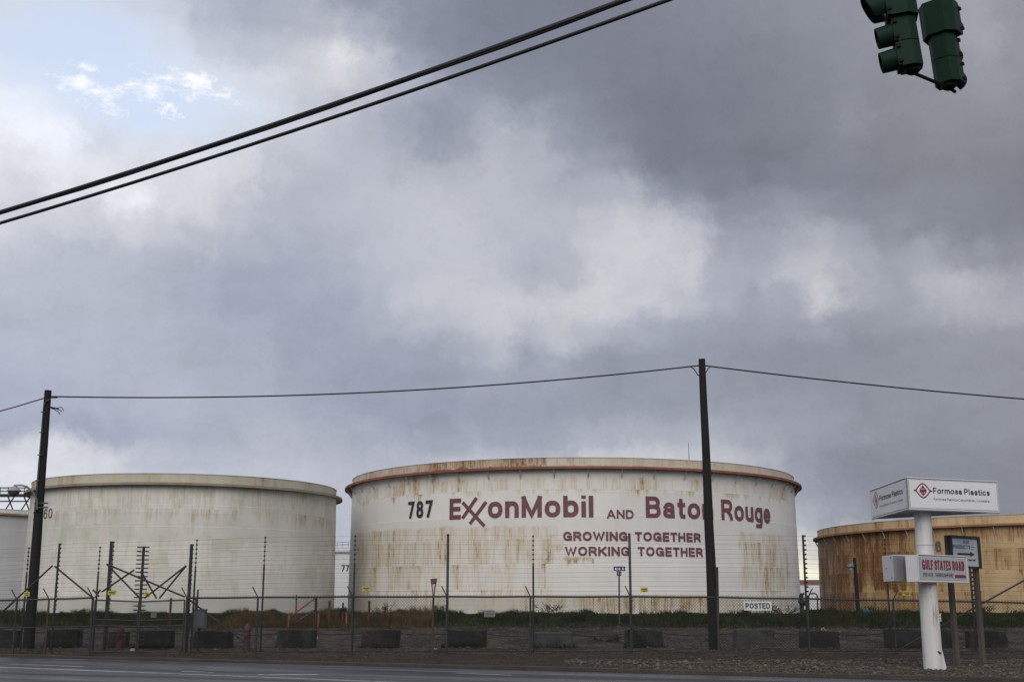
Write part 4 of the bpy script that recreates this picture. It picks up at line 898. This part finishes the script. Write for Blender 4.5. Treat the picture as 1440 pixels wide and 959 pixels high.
pl = MB().box(q, (.50, .02, .19)).build('name_blade', blue, root); flat_text('Ave', q + Vector((-.2, -.011, -.06)), (1, 0, 0), UP, .24, .12, white_sign, pl, .17); flat_text('A', q + Vector((.1, -.011, -.06)), (1, 0, 0), UP, .1, .12, white_sign, pl, .17)
q2 = at(870.5, 806, 52.4); a = R(62); pl = MB().box(q2, (.46, .02, .19), rz=a).build('name_blade', blue, root)
for k in range(3): MB().box(q2 + Vector((math.cos(a) * (k - 1) * .11, math.sin(a) * (k - 1) * .11, 0)) + Vector((math.sin(a), -math.cos(a), 0)) * .012, (.06, .004, .1), rz=a).build('print', white_sign, pl)
# boards on the fence
c = at(1065.5, 851.5, YF - .06); root = thing('posted_board', c - UP * .12, 'pale board reading POSTED hung on the fence', 'sign'); MB().box(c, (.92, .012, .29)).build('board', mat('pale_board', (.58, .585, .58), .6, .08, 3.), root)
flat_text('POSTED', c + Vector((-.41, -.007, -.09)), (1, 0, 0), UP, .82, .18, black_p, root, .2)
for px, py, w, h, lb, mm in ((688.5, 862.5, .36, .21, 'small white notice with grey lines on the fence below the slogan tank', 'white_sign_face'), (216, 864, .19, .19, 'small blank grey notice on the gate', 'pale_board')):
    c = at(px, py, YF - .06); root = thing('fence_notice', c - UP * h / 2, lb, 'sign', 'notices on the fence'); MB().box(c, (w, .01, h)).build('board', mat('grey_notice', (.2, .205, .21), .6, .1) if px > 600 else mat('dim_notice', (.08, .08, .085), .6, .1), root)
    if px > 600:
        for k in range(4): MB().box(c + Vector((.01 * hsh(k, 2, 3), -.007, .07 - .046 * k)), (w * (.7 + .1 * (k % 2)), .004, .018)).build('print', black_p, root)

# ------------------------------------------------------------------ company signs on the right
b = gp(1312.5, 31.8, 935); t = Vector((b.x, 31.8, at(1297, 716, 31.8).z))
alu = mat('sign_frame_white', (.52, .52, .53), .45, .06, 2., col2=(.35, .31, .27), thr=(.68, .8)); maroon_s = mat('sign_maroon', (.20, .018, .035), .5, .1); dark_t = mat('sign_black', (.03, .03, .034), .5, .1)
root = thing('company_sign', b, 'white angled two-faced company sign reading Formosa Plastics on a white post', 'sign')
post_m = mat('white_post_rust_runs', (.58, .57, .55), .55, .1, 1.2, col2=(.32, .22, .12), thr=(.57, .70), stretch=(5, 5, .8))
k = 10; MB().tube([b - UP * .2] + [b.lerp(t, i / k) for i in range(1, k + 1)], [.245 - .035 * i / k for i in range(k + 1)], 20).build('post', post_m, root, True)
q = b + Vector((.19, -.16, .0)); MB().hexa([q + Vector(v) for v in ((-.02, -.02, -.05), (.11, .02, -.05), (.08, .1, -.05), (-.02, .1, -.05), (-.05, .0, .5), (.02, .04, .5), (.02, .1, .5), (-.05, .1, .5))]).build('base_gusset', post_m, root)
MB().box(b + Vector((.10, -.225, .42)), (.10, .03, .04), M=Matrix.Rotation(R(35), 3, 'Y')).build('rust_hole', mat('rust_black', (.03, .018, .012), .9), root)
MB().lathe(b + UP * (at(1300, 766, 31.8).z - b.z), [(.225, -.012), (.236, -.008), (.236, .008), (.225, .012)], 20).build('weld_band', post_m, root, True)
z0, z1 = at(1276.5, 716, 31).z, at(1276.5, 671.5, 31).z
P0 = at(1276.5, 700, 31.0); P1 = at(1404, 700, 32.1); P2 = at(1224.5, 700, 34.6)
P0, P1, P2 = (Vector((p.x, p.y, 0)) for p in (P0, P1, P2))
MB().add([p + UP * z0 for p in (P0, P1, P2)] + [p + UP * z1 for p in (P0, P1, P2)], [(2, 1, 0), (3, 4, 5), (0, 1, 4, 3), (1, 2, 5, 4), (2, 0, 3, 5)]).build('cabinet', alu, root)
def eye_logo(r):
    up = [(-1.0, 0), (-.78, .06), (-.5, .36), (-.25, .58), (0, .66), (.25, .58), (.5, .36), (.78, .06), (1.0, 0)]
    S = lambda L: [(x * r, y * r) for x, y in L]; out = [S(up), S([(x, -y) for x, y in up])]
    out += [['closed'] + S([(0, .42), (-.34, .06), (.34, .06)]), ['closed'] + S([(0, -.42), (-.34, -.10), (.34, -.10)]), S([(-.30, -.02), (.30, -.02)]), S([(0, .3), (0, -.3)])]
    return out
for A, B, lm_, tag_ in ((P0, P1, maroon_s, 0), (P2, P0, mat('faded_logo_pink', (.42, .20, .24), .5), 1)):
    X = (B - A).normalized(); L = (B - A).length; n_ = X.cross(UP); H = z1 - z0; o0 = A + UP * z0 + n_ * .012
    f = MB(); f.add([o0 + X * .06 + UP * .05, o0 + X * (L - .06) + UP * .05, o0 + X * (L - .06) + UP * (H - .05), o0 + X * .06 + UP * (H - .05)], [(0, 1, 2, 3)]); f = f.build('sign_face', white_sign, root)
    for aa, bb in (((0, 0), (L, 0)), ((0, H), (L, H)), ((0, 0), (0, H)), ((L, 0), (L, H))):
        MB().tube([A + X * aa[0] + UP * (z0 + aa[1]), A + X * bb[0] + UP * (z0 + bb[1])], .022, 4).build('frame_edge', alu, root)
    strokes_flat(eye_logo(L * .093), o0 + X * L * .165 + UP * H * .61, X, UP, lm_, f, L * .011)
    flat_text('Formosa', o0 + X * L * .275 + UP * H * .535, X, UP, L * .315, H * .19, dark_t, f, .19); flat_text('Plastics', o0 + X * L * .615 + UP * H * .535, X, UP, L * .285, H * .19, dark_t, f, .19)
    flat_text('Formosa Plastics Corporation, Louisiana', o0 + X * L * .275 + UP * H * .32, X, UP, L * .615, H * .075, dark_t, f, .12)
# road name cabinets lower on the post
z0, z1 = at(1291, 817.5, 31.).z, at(1291, 779.5, 31.).z
A = at(1291.5, 800, 31.0); B = at(1360, 800, 32.4); A.z = B.z = 0; X = (B - A).normalized(); n_ = X.cross(UP); L = (B - A).length; H = z1 - z0
root = thing('road_name_sign', Vector((A.x, A.y, z0)), 'white sign cabinet reading GULF STATES ROAD clamped to the white post', 'sign')
back = -n_ * .36
MB().hexa([A + UP * z0, B + UP * z0, B + back + UP * z0, A + back + UP * z0, A + UP * z1, B + UP * z1, B + back + UP * z1, A + back + UP * z1]).build('cabinet', white_enamel, root)
o0 = A + UP * z0 + n_ * .01; f = MB(); f.add([o0 + X * .05 + UP * .05, o0 + X * (L - .05) + UP * .05, o0 + X * (L - .05) + UP * (H - .05), o0 + X * .05 + UP * (H - .05)], [(0, 1, 2, 3)]); f = f.build('sign_face', mat('greyed_sign_face', (.40, .41, .42), .45, .06), root)
for aa, bb in (((0, 0), (L, 0)), ((0, H), (L, H)), ((0, 0), (0, H)), ((L, 0), (L, H))): MB().tube([A + n_ * .008 + X * aa[0] + UP * (z0 + aa[1]), A + n_ * .008 + X * bb[0] + UP * (z0 + bb[1])], .02, 4).build('frame_edge', alu, root)
flat_text('GULF STATES ROAD', o0 + X * L * .07 + UP * H * .45, X, UP, L * .86, H * .37, maroon_s, f, .195)
flat_text('PRIVATE', o0 + X * L * .08 + UP * H * .19, X, UP, L * .20, H * .15, dark_t, f, .13); flat_text('THOROUGHFARE', o0 + X * L * .315 + UP * H * .19, X, UP, L * .37, H * .15, dark_t, f, .13)
MB().add([o0 + X * L * .72 + UP * H * .17 + n_ * .005, o0 + X * L * .95 + UP * H * .17 + n_ * .005, o0 + X * L * .95 + UP * H * .29 + n_ * .005, o0 + X * L * .72 + UP * H * .29 + n_ * .005], [(0, 1, 2, 3)]).build('red_bar', maroon_s, f)
c0, c1, c2 = at(1256.5, 800, 31.3), at(1241.5, 800, 32.2), at(1277, 800, 31.55)
for c in (c0, c1, c2): c.z = 0
za, zb2 = at(1256, 816.5, 31.3).z, at(1256, 779.5, 31.3).z; c3 = c1 + (c2 - c0)
root = thing('blank_sign_cabinet', c0 + UP * za, 'blank white and grey sign cabinet left of the road name sign', 'sign')
cab = MB().hexa([c + UP * za for c in (c1, c0, c2, c3)] + [c + UP * zb2 for c in (c1, c0, c2, c3)]).build('cabinet', white_enamel, root)
X = (c2 - c0).normalized(); n_ = X.cross(UP); MB().add([c0 + n_ * .006 + UP * (za + .01), c2 + n_ * .006 + UP * (za + .01), c2 + n_ * .006 + UP * (zb2 - .02), c0 + n_ * .006 + UP * (zb2 - .02)], [(0, 1, 2, 3)]).build('side_sheet', mat('brushed_grey_sheet', (.30, .30, .31), .35, .15, 2., metal=.5), root)
for uu, vv in ((.1, .12), (.1, .9), (.55, .5)): MB().box(c0.lerp(c1, uu + .1) + UP * (za + (zb2 - za) * vv) + Vector((0, -.01, 0)), (.03, .02, .03)).build('screw', dk_steel, root)
# wooden directional sign
root = thing('direction_sign', gp(1365, 33.6, 935), 'weathered wood-framed sign reading AIR PRODUCTS with black arrow', 'sign')
wood_g = mat('weathered_grey_wood', (.085, .070, .058), .85, .35, 2., .5, 30, stretch=(8, 8, .5)); wood_d = mat('dark_frame_wood', (.040, .036, .034), .8, .3, 2., stretch=(4, 4, .6))
pa = gp(1346, 33.3, 935); pb = gp(1383, 34.0, 935); zt = at(1338, 752.5, 33.3).z
for p in (pa, pb): MB().box((p.x, p.y, (p.z - .2 + zt) / 2), (.115, .125, zt - p.z + .2), rz=R(25)).build('post', wood_g if p is pa else wood_g, root)
X = Vector((pb.x - pa.x, pb.y - pa.y, 0)); L = X.length; X.normalize(); n_ = X.cross(UP); zb2 = at(1345, 797, 33.3).z; H = zt - zb2
fo = Vector((pa.x, pa.y, 0)) + n_ * .085
def fbar(x0, x1, za, zc, t=.07): 
    p = fo + X * x0 + UP * za; q = fo + X * x1 + UP * za; h_ = UP * (zc - za); MB().hexa([p + n_ * t, q + n_ * t, q, p, p + n_ * t + h_, q + n_ * t + h_, q + h_, p + h_]).build('frame_board', wood_d, root)
fbar(-.09, -.01, zb2, zt); fbar(L + .01, L + .09, zb2 - .03, zt); fbar(-.01, L + .01, zt - .07, zt + .002); fbar(-.01, L + .01, zb2 - .02, zb2 + .03)
o0 = fo + n_ * .02 + UP * zb2; f = MB(); f.add([o0 - X * .01 + UP * .03, o0 + X * (L + .01) + UP * .03, o0 + X * (L + .01) + UP * (H - .07), o0 - X * .01 + UP * (H - .07)], [(0, 1, 2, 3)]); f = f.build('sign_face', mat('pale_blue_white_face', (.50, .52, .54), .5, .06), root)
teal = mat('sign_teal', (.05, .17, .21), .5, .1)
flat_text('AIR', o0 + X * L * .44 + UP * H * .745, X, UP, L * .25, H * .115, teal, f, .21); flat_text('PRODUCTS', o0 + X * L * .05 + UP * H * .585, X, UP, L * .66, H * .125, teal, f, .21)
strokes_flat([[(0, 0), (L * .14, 0)], [(L * .02, H * .06), (L * .13, H * .2)], [(L * .04, H * .07), (L * .15, H * .07)]], o0 + X * L * .73 + UP * H * .58, X, UP, teal, f, .016)
ar = MB(); ap = [(0, -.028), (L * .5, -.028), (L * .5, -.07), (L * .68, 0), (L * .5, .07), (L * .5, .028), (0, .028)]
ar.add([o0 + n_ * .005 + X * (L * .2 + x) + UP * (H * .42 + y) for x, y in ap], [(0, 1, 5, 6), (2, 3, 4), (1, 2, 5), (2, 4, 5)]); ar.build('arrow', black_p, f)
for k in range(5): MB().add([o0 + n_ * .005 + X * (L * (.17 + .15 * k)) + UP * H * .21, o0 + n_ * .005 + X * (L * (.29 + .15 * k)) + UP * H * .21, o0 + n_ * .005 + X * (L * (.29 + .15 * k)) + UP * H * .26, o0 + n_ * .005 + X * (L * (.17 + .15 * k)) + UP * H * .26], [(0, 1, 2, 3)]).build('print', dark_t, f)
# meter box
c = at(1320, 868, 45.5); root = thing('meter_box', gp(1320, 45.5, 880), 'tiny white meter box on a stake right of the white post', 'meter box'); MB().box(c, (.14, .12, .26)).build('box', white_enamel, root); MB().box(c + UP * .14, (.17, .15, .02)).build('lid', white_enamel, root); MB().tube([Vector((c.x, c.y, gz(c.x, c.y) - .1)), c - UP * .12], .025, 6).build('stake', galv, root)

# ------------------------------------------------------------------ traffic signal
green = mat('dark_green_signal_paint', (.0075, .026, .016), .6, .15, 6., spec=.12); blk = mat('black_signal_metal', (.007, .007, .008), .6, .2, spec=.12)
vis_in = mat('visor_inside_black', (.012, .012, .012), .7)
A = at(1283, 97, 10.4); elB = ray(1334, 119); YBs = (A.z - EYE) * elB.y / elB.z; B = at(1334, 119, YBs)
ts = thing('traffic_signal', A.lerp(B, .5), 'pair of dark green traffic signal heads hanging at upper right', 'traffic signal')
def signal_head(base, front_az, tilt, lens_cols):
    """base = middle of the bottom; front_az = compass bearing the lenses face; local y = front"""
    fz = Matrix.Rotation(-front_az, 3, 'Z'); M = Matrix.Rotation(tilt, 3, 'Y') @ fz
    head = None; z = 0
    for i, (w, h, d) in enumerate(((.245, .248, .19), (.245, .248, .19), (.335, .345, .25))):
        g = .004; poly = [(-w / 2, d * .5), (w / 2, d * .5), (w / 2, -d * .12), (w * .27, -d * .5), (-w * .27, -d * .5), (-w / 2, -d * .12)]
        mb = MB(); mb.prism(poly[::-1], base + M @ Vector((0, 0, z + g)), M @ Vector((1, 0, 0)), M @ Vector((0, 1, 0)), M @ UP, h - 2 * g)
        if head is None: head = mb.build('signal_head', green, ts); par = head
        else: mb.build('section_housing', green, head)
        T = lambda x, y, zz: base + M @ Vector((x, y, z + zz))
        dz_ = h / 2; MB().hexa([T(*p) for p in ((-w * .49, d * .5, .015), (w * .49, d * .5, .015), (w * .49, d * .5 + .03, .015), (-w * .49, d * .5 + .03, .015), (-w * .49, d * .5, h - .015), (w * .49, d * .5, h - .015), (w * .49, d * .5 + .03, h - .015), (-w * .49, d * .5 + .03, h - .015))]).build('lens_door', green, head)
        r = w * .42; y0 = d * .5 + .03
        ln = MB(); k = 20; ln.add([T(r * .95 * math.cos(2 * math.pi * j / k), y0 + .006, dz_ + r * .95 * math.sin(2 * math.pi * j / k)) for j in range(k)] + [T(0, y0 + .06, dz_)], [(j, (j + 1) % k, k) for j in range(k)]); ln.build('lens', lens_cols[i], head, True)
        op = R(-52) if i == 2 else R(-78); vb = MB(); k = 26; n0 = op; vs = []; ys_ = 5; VL = r * (1.45 if i == 2 else 1.5)
        for sgn in (0, 1):
            rr = r * (1.03 if sgn == 0 else .985)
            for j in range(k + 1):
                a = n0 + (math.pi - 2 * op) * j / k; sx, sz = math.cos(a), math.sin(a)
                ln_ = VL * (.5 + .5 * (sz + .8) / 1.8) if i == 2 else VL * (.86 + .14 * (sz + 1) / 2)
                for q in range(ys_ + 1):
                    f = q / ys_; vs.append(T(rr * sx * (1 - .06 * f), y0 + ln_ * f, dz_ + rr * sz * (1 - .06 * f) - .12 * ln_ * f))
        st = (k + 1) * (ys_ + 1); fs = []
        for j in range(k):
            for q in range(ys_):
                a = j * (ys_ + 1) + q; fs.append((a, a + 1, a + ys_ + 2, a + ys_ + 1)); fs.append((st + a + ys_ + 1, st + a + ys_ + 2, st + a + 1, st + a))
            e = j * (ys_ + 1) + ys_; fs.append((e, st + e, st + e + ys_ + 1, e + ys_ + 1))
        vb.add(vs, fs); vb.build('visor', green, head, True)
        for sx in (-1, 1):
            for zz in (.2, .8): MB().box(T(sx * (w / 2 + .008), d * .5 + .005, h * zz), (.022, .035, .03), M=M).build('latch', blk, head)
        z += h
    mb = MB(); P_ = lambda x, y, zz: base + M @ Vector((x, y, zz))
    mb.tube([P_(0, 0, -.055), P_(0, 0, -.03), P_(0, 0, .0)], [.035, .07, .075], 12); mb.build('bottom_hub', blk, head, True)
    return M, z
lens_dim = [mat('dim_green_lens', (.02, .05, .045), .2), mat('dim_amber_lens', (.07, .045, .012), .2), mat('dim_red_lens', (.16, .012, .012), .3)]
MA, hA = signal_head(A, R(-76), R(-5), lens_dim)
MBm, hB = signal_head(B, R(40), R(-4), lens_dim)
MB().tube([A - UP * .04, B - UP * .035, B + (B - A).normalized() * .1 - UP * .05], .017, 8).build('tie_bar', blk, ts)
ta, tb = A + MA @ Vector((0, 0, hA)), B + MBm @ Vector((0, 0, hB)); mid = ta.lerp(tb, .5) + UP * .22
MB().tube([ta, ta + UP * .18, mid, tb + UP * .18, tb], .022, 8).build('top_bracket', blk, ts); MB().tube([mid, mid + UP * .75], .025, 8).build('hanger_pipe', blk, ts)
top = mid + UP * .75
mb = MB(); mb.tube(hang(Vector((-22, top.y + 3, top.z + 1.3)), top, .5, 20), .012, 6); mb.tube(hang(top, Vector((24, top.y - 3, top.z + .9)), .3, 20), .012, 6); tag(mb.build('span_wire', cable_m), 'thin span wire above the frame carrying the traffic signal', 'wire')

# ------------------------------------------------------------------ vegetation, stones, litter
def blade_mesh(n, place, hr, wr, name, m, lean=.45, seed=1):
    r = random.Random(seed); vs = []; fs = []
    for i in range(n):
        pl = place(r)
        if pl is None: continue
        x, y, hs = pl; z = gz(x, y) - .02; h = r.uniform(*hr) * hs; w = r.uniform(*wr); a = r.uniform(0, 6.28); l = r.uniform(.1, lean) * h; b = r.uniform(0, 6.28)
        ca, sa = math.cos(a) * w, math.sin(a) * w; lx, ly = math.cos(b) * l, math.sin(b) * l; k = len(vs)
        vs += [(x - ca, y - sa, z), (x + ca, y + sa, z), (x + lx * .35 + ca * .8, y + ly * .35 + sa * .8, z + h * .6), (x + lx * .35 - ca * .8, y + ly * .35 - sa * .8, z + h * .6), (x + lx, y + ly, z + h)]
        fs += [(k, k + 1, k + 2, k + 3), (k + 3, k + 2, k + 4)]
    mb = MB(); mb.v = vs; mb.f = fs; return struct(mb.build(name, m), 'stuff')
g_green = mat('bank_grass_green', (.018, .029, .010), .8, .5, .8, col2=(.040, .040, .015), spec=.15); g_olive = mat('bank_grass_olive', (.045, .045, .016), .8, .5, .8, col2=(.075, .055, .022), spec=.15)
g_tan = mat('dry_grass_tan', (.105, .070, .032), .85, .45, .9, col2=(.06, .04, .02), spec=.15)
def dry(x, y): px = 720 + FPX * .977 * x / y; return px
def pl_green(r):
    x = r.uniform(-27, 29); y = 51.9 + 5.6 * r.random() ** .8; p = dry(x, y)
    if 380 < p < 590 and r.random() < .8: return None
    if p < 380 and r.random() < .45: return None
    s = .6 + 1.5 * max(0, hsh(x, y * .4, .8)) + .8 * max(0, hsh(x, y * .3, 2.1)); return x, y, s
def pl_olive(r):
    x = r.uniform(-27, 29); y = 51.7 + 5.6 * r.random(); p = dry(x, y)
    if p > 560 and r.random() < .72: return None
    return x, y, .7 + .7 * max(0, hsh(x + 40, y, .5))
def pl_dry(r):
    x = r.uniform(-12.5, -3.5); y = 51.8 + 4.6 * r.random(); return x, y, .7 + 1.1 * max(0, hsh(x + 20, y, .8))
blade_mesh(52000, pl_green, (.10, .30), (.008, .02), 'bank_grass', g_green, seed=1)
blade_mesh(30000, pl_olive, (.08, .26), (.008, .018), 'bank_grass', g_olive, seed=2)
blade_mesh(14000, pl_dry, (.14, .42), (.006, .014), 'bank_grass', g_tan, .5, seed=3)
cl_r = random.Random(77); CL = [(cl_r.uniform(-26, 28), cl_r.uniform(53.2, 57.), cl_r.uniform(.15, .5), cl_r.uniform(.7, 1.9)) for _ in range(120)]
def pl_tuft(r):
    x, y, sg, hs = r.choice(CL); dx_, dy_ = r.gauss(0, sg), r.gauss(0, sg * .6); return x + dx_, y + dy_, hs * max(.3, 1 - (abs(dx_) / sg) * .3)
blade_mesh(16000, pl_tuft, (.12, .28), (.008, .018), 'bank_tufts', g_green, .7, seed=21)
blade_mesh(9000, pl_tuft, (.12, .30), (.008, .018), 'bank_tufts', g_olive, .7, seed=22)
def pl_verge(r):
    y = r.uniform(26, 42.8); x = r.uniform(-19, 17); d = road_dist(x, y)
    if d < .22 or d > 9: return None
    if r.random() > .25 + 1.5 * max(0, hsh(x, y, .35)) * (1.3 if d < 3 else .8): return None
    return x, y, .7 + .6 * max(0, hsh(x, y, 1.2))
blade_mesh(42000, pl_verge, (.03, .11), (.005, .012), 'verge_grass', g_tan, .9, seed=4)
blade_mesh(22000, pl_verge, (.03, .10), (.005, .012), 'verge_grass', g_olive, .9, seed=5)
r = random.Random(12); mb = MB()
for i in range(24000):
    if i < 16000: y = r.uniform(41.2, 52.2); x = r.uniform(-23, 25)
    else:
        y = r.uniform(26, 37); x = r.uniform(1.5, 17)
        if road_dist(x, y) < .3: continue
    s = r.uniform(.014, .045) * (r.uniform(1.3, 2.2) if r.random() < .12 else 1); z = gz(x, y); a = r.uniform(0, 6.28); sx, sy = s * r.uniform(.8, 1.4), s * r.uniform(.7, 1.1); ca, sa = math.cos(a), math.sin(a)
    P = [(x + ca * sx, y + sa * sx, z + s * .3), (x - sa * sy, y + ca * sy, z + s * .35), (x - ca * sx, y - sa * sx, z + s * .2), (x + sa * sy, y - ca * sy, z + s * .4), (x + r.uniform(-.3, .3) * s, y + r.uniform(-.3, .3) * s, z + s * .95)]
    mb.add(P, [(0, 1, 4), (1, 2, 4), (2, 3, 4), (3, 0, 4)])
struct(mb.build('gravel_stones', mat('gravel_stone', (.095, .077, .058), .8, .8, 5., fine=.4, col2=(.03, .025, .02), thr=(.45, .6))), 'stuff')
# weeds on and beside the blocks
def pl_block(r):
    i = r.choice([3, 3, 7, 7, 7, 8, 9, 6, 12, 1]); t = tops_b[i]; return (t.x + r.uniform(-.8, .8), t.y + r.uniform(-.5, -.32), .8) if i != 7 else (t.x + r.uniform(-.9, .7), t.y + r.uniform(-.6, -.3), 1.)
blade_mesh(1500, pl_block, (.08, .3), (.006, .014), 'block_weeds', g_green, .6, seed=8)
# single shrubs
def shrub(px, Y, w, h, lb, n, m, seed, spread=1.):
    r = random.Random(seed); b = gp(px, Y, 862); b.z -= .02; root = thing('shrub', b, lb, 'shrub', 'weedy shrubs on the bank'); st = MB(); lf = MB()
    for i in range(9):
        a = r.uniform(0, 6.28); l = r.uniform(.55, 1.) ; tip = b + Vector((math.cos(a) * w * .5 * l * spread, math.sin(a) * w * .4 * l, h * r.uniform(.6, 1.)))
        mid = b.lerp(tip, .5) + Vector((r.uniform(-.05, .05), 0, .08 * h)); st.tube([b, mid, tip], [.012, .008, .004], 4)
        for k in range(n // 9):
            f = r.uniform(.35, 1.05); q = (b.lerp(mid, f * 2) if f < .5 else mid.lerp(tip, f * 2 - 1)) + Vector((r.gauss(0, .06), r.gauss(0, .06), r.gauss(0, .04)))
            d = Vector((r.uniform(-1, 1), r.uniform(-1, 1), r.uniform(-.3, .6))).normalized() * r.uniform(.05, .11); s_ = d.cross(Vector((r.uniform(-1, 1), r.uniform(-1, 1), 1))).normalized() * .022
            lf.add([q, q + d * .5 + s_, q + d, q + d * .5 - s_], [(0, 1, 2, 3)])
    st.build('stems', mat('shrub_stem', (.04, .03, .018), .9), root); lf.build('foliage', m, root)
shrub(771, 56.5, 1.1, .62, 'small flat-topped shrub on the bank below the slogan tank', 330, g_green, 3, 1.3)
shrub(538, 54.5, 1.3, .75, 'bushy tan weed clump at the left foot of the slogan tank', 420, g_tan, 4)
shrub(1104, 56.8, 1.6, .55, 'spreading leafy weed right of the POSTED board', 380, g_green, 5, 1.3)
shrub(618, 56, .9, .5, 'rounded brown bush right of the yield sign', 420, mat('brown_leaf', (.045, .032, .016), .85, .4, 3.), 6)
shrub(112, 56.5, .9, .38, 'rounded dark bush on the bank right of the left utility pole', 420, g_olive, 9)
shrub(1388, 56.5, .9, .55, 'small leafy weed on the bank right of the wooden sign', 260, g_green, 11)
shrub(478, 53.6, .9, .55, 'tan grass clump beside the red valve stand', 300, g_tan, 13)
shrub(848, 46.5, 1.5, .22, 'low dark dead weed patch on the gravel left of the blue street sign', 300, mat('dead_dark_leaf', (.016, .014, .010), .9), 14, 1.2)
# litter at the kerb
paper = mat('dirty_white_litter', (.42, .42, .40), .7, .2)
for px, py, w, lb in ((113, 914, .30, 'flat white litter strip at the left fence post'), (186, 917.5, .20, 'crumpled white cup at the kerb below the gate'), (301, 916, .13, 'white litter scrap at the kerb below the cabinet'), (82, 909, .08, 'tiny white litter scrap beside the second block'), (445, 910, .10, 'round white ball of litter below the barrier block'), (612, 916, .14, 'white litter scrap beside the yield sign post'), (347, 911, .12, 'white litter scrap below the dark red hydrant')):
    d = ray(px, py); Y = d.y * (.05 - EYE) / d.z; x = at(px, py, Y).x; z = gz(x, Y); mb = MB(); k = 9; rr = random.Random(px)
    ring1 = [(x + w / 2 * math.cos(6.283 * j / k) * rr.uniform(.7, 1.1), Y + .06 * math.sin(6.283 * j / k) * rr.uniform(.7, 1.1), z + rr.uniform(.0, .012)) for j in range(k)]
    hh = .09 if px in (445, 186) else .035
    ring2 = [(x + w * .3 * math.cos(6.283 * j / k) * rr.uniform(.6, 1.2), Y + .035 * math.sin(6.283 * j / k), z + hh * rr.uniform(.6, 1.1)) for j in range(k)]
    mb.add(ring1 + ring2, [tuple(range(k, 2 * k))] + [(j, (j + 1) % k, k + (j + 1) % k, k + j) for j in range(k)]); tag(mb.build('litter', paper), lb, 'litter', 'litter along the kerb')
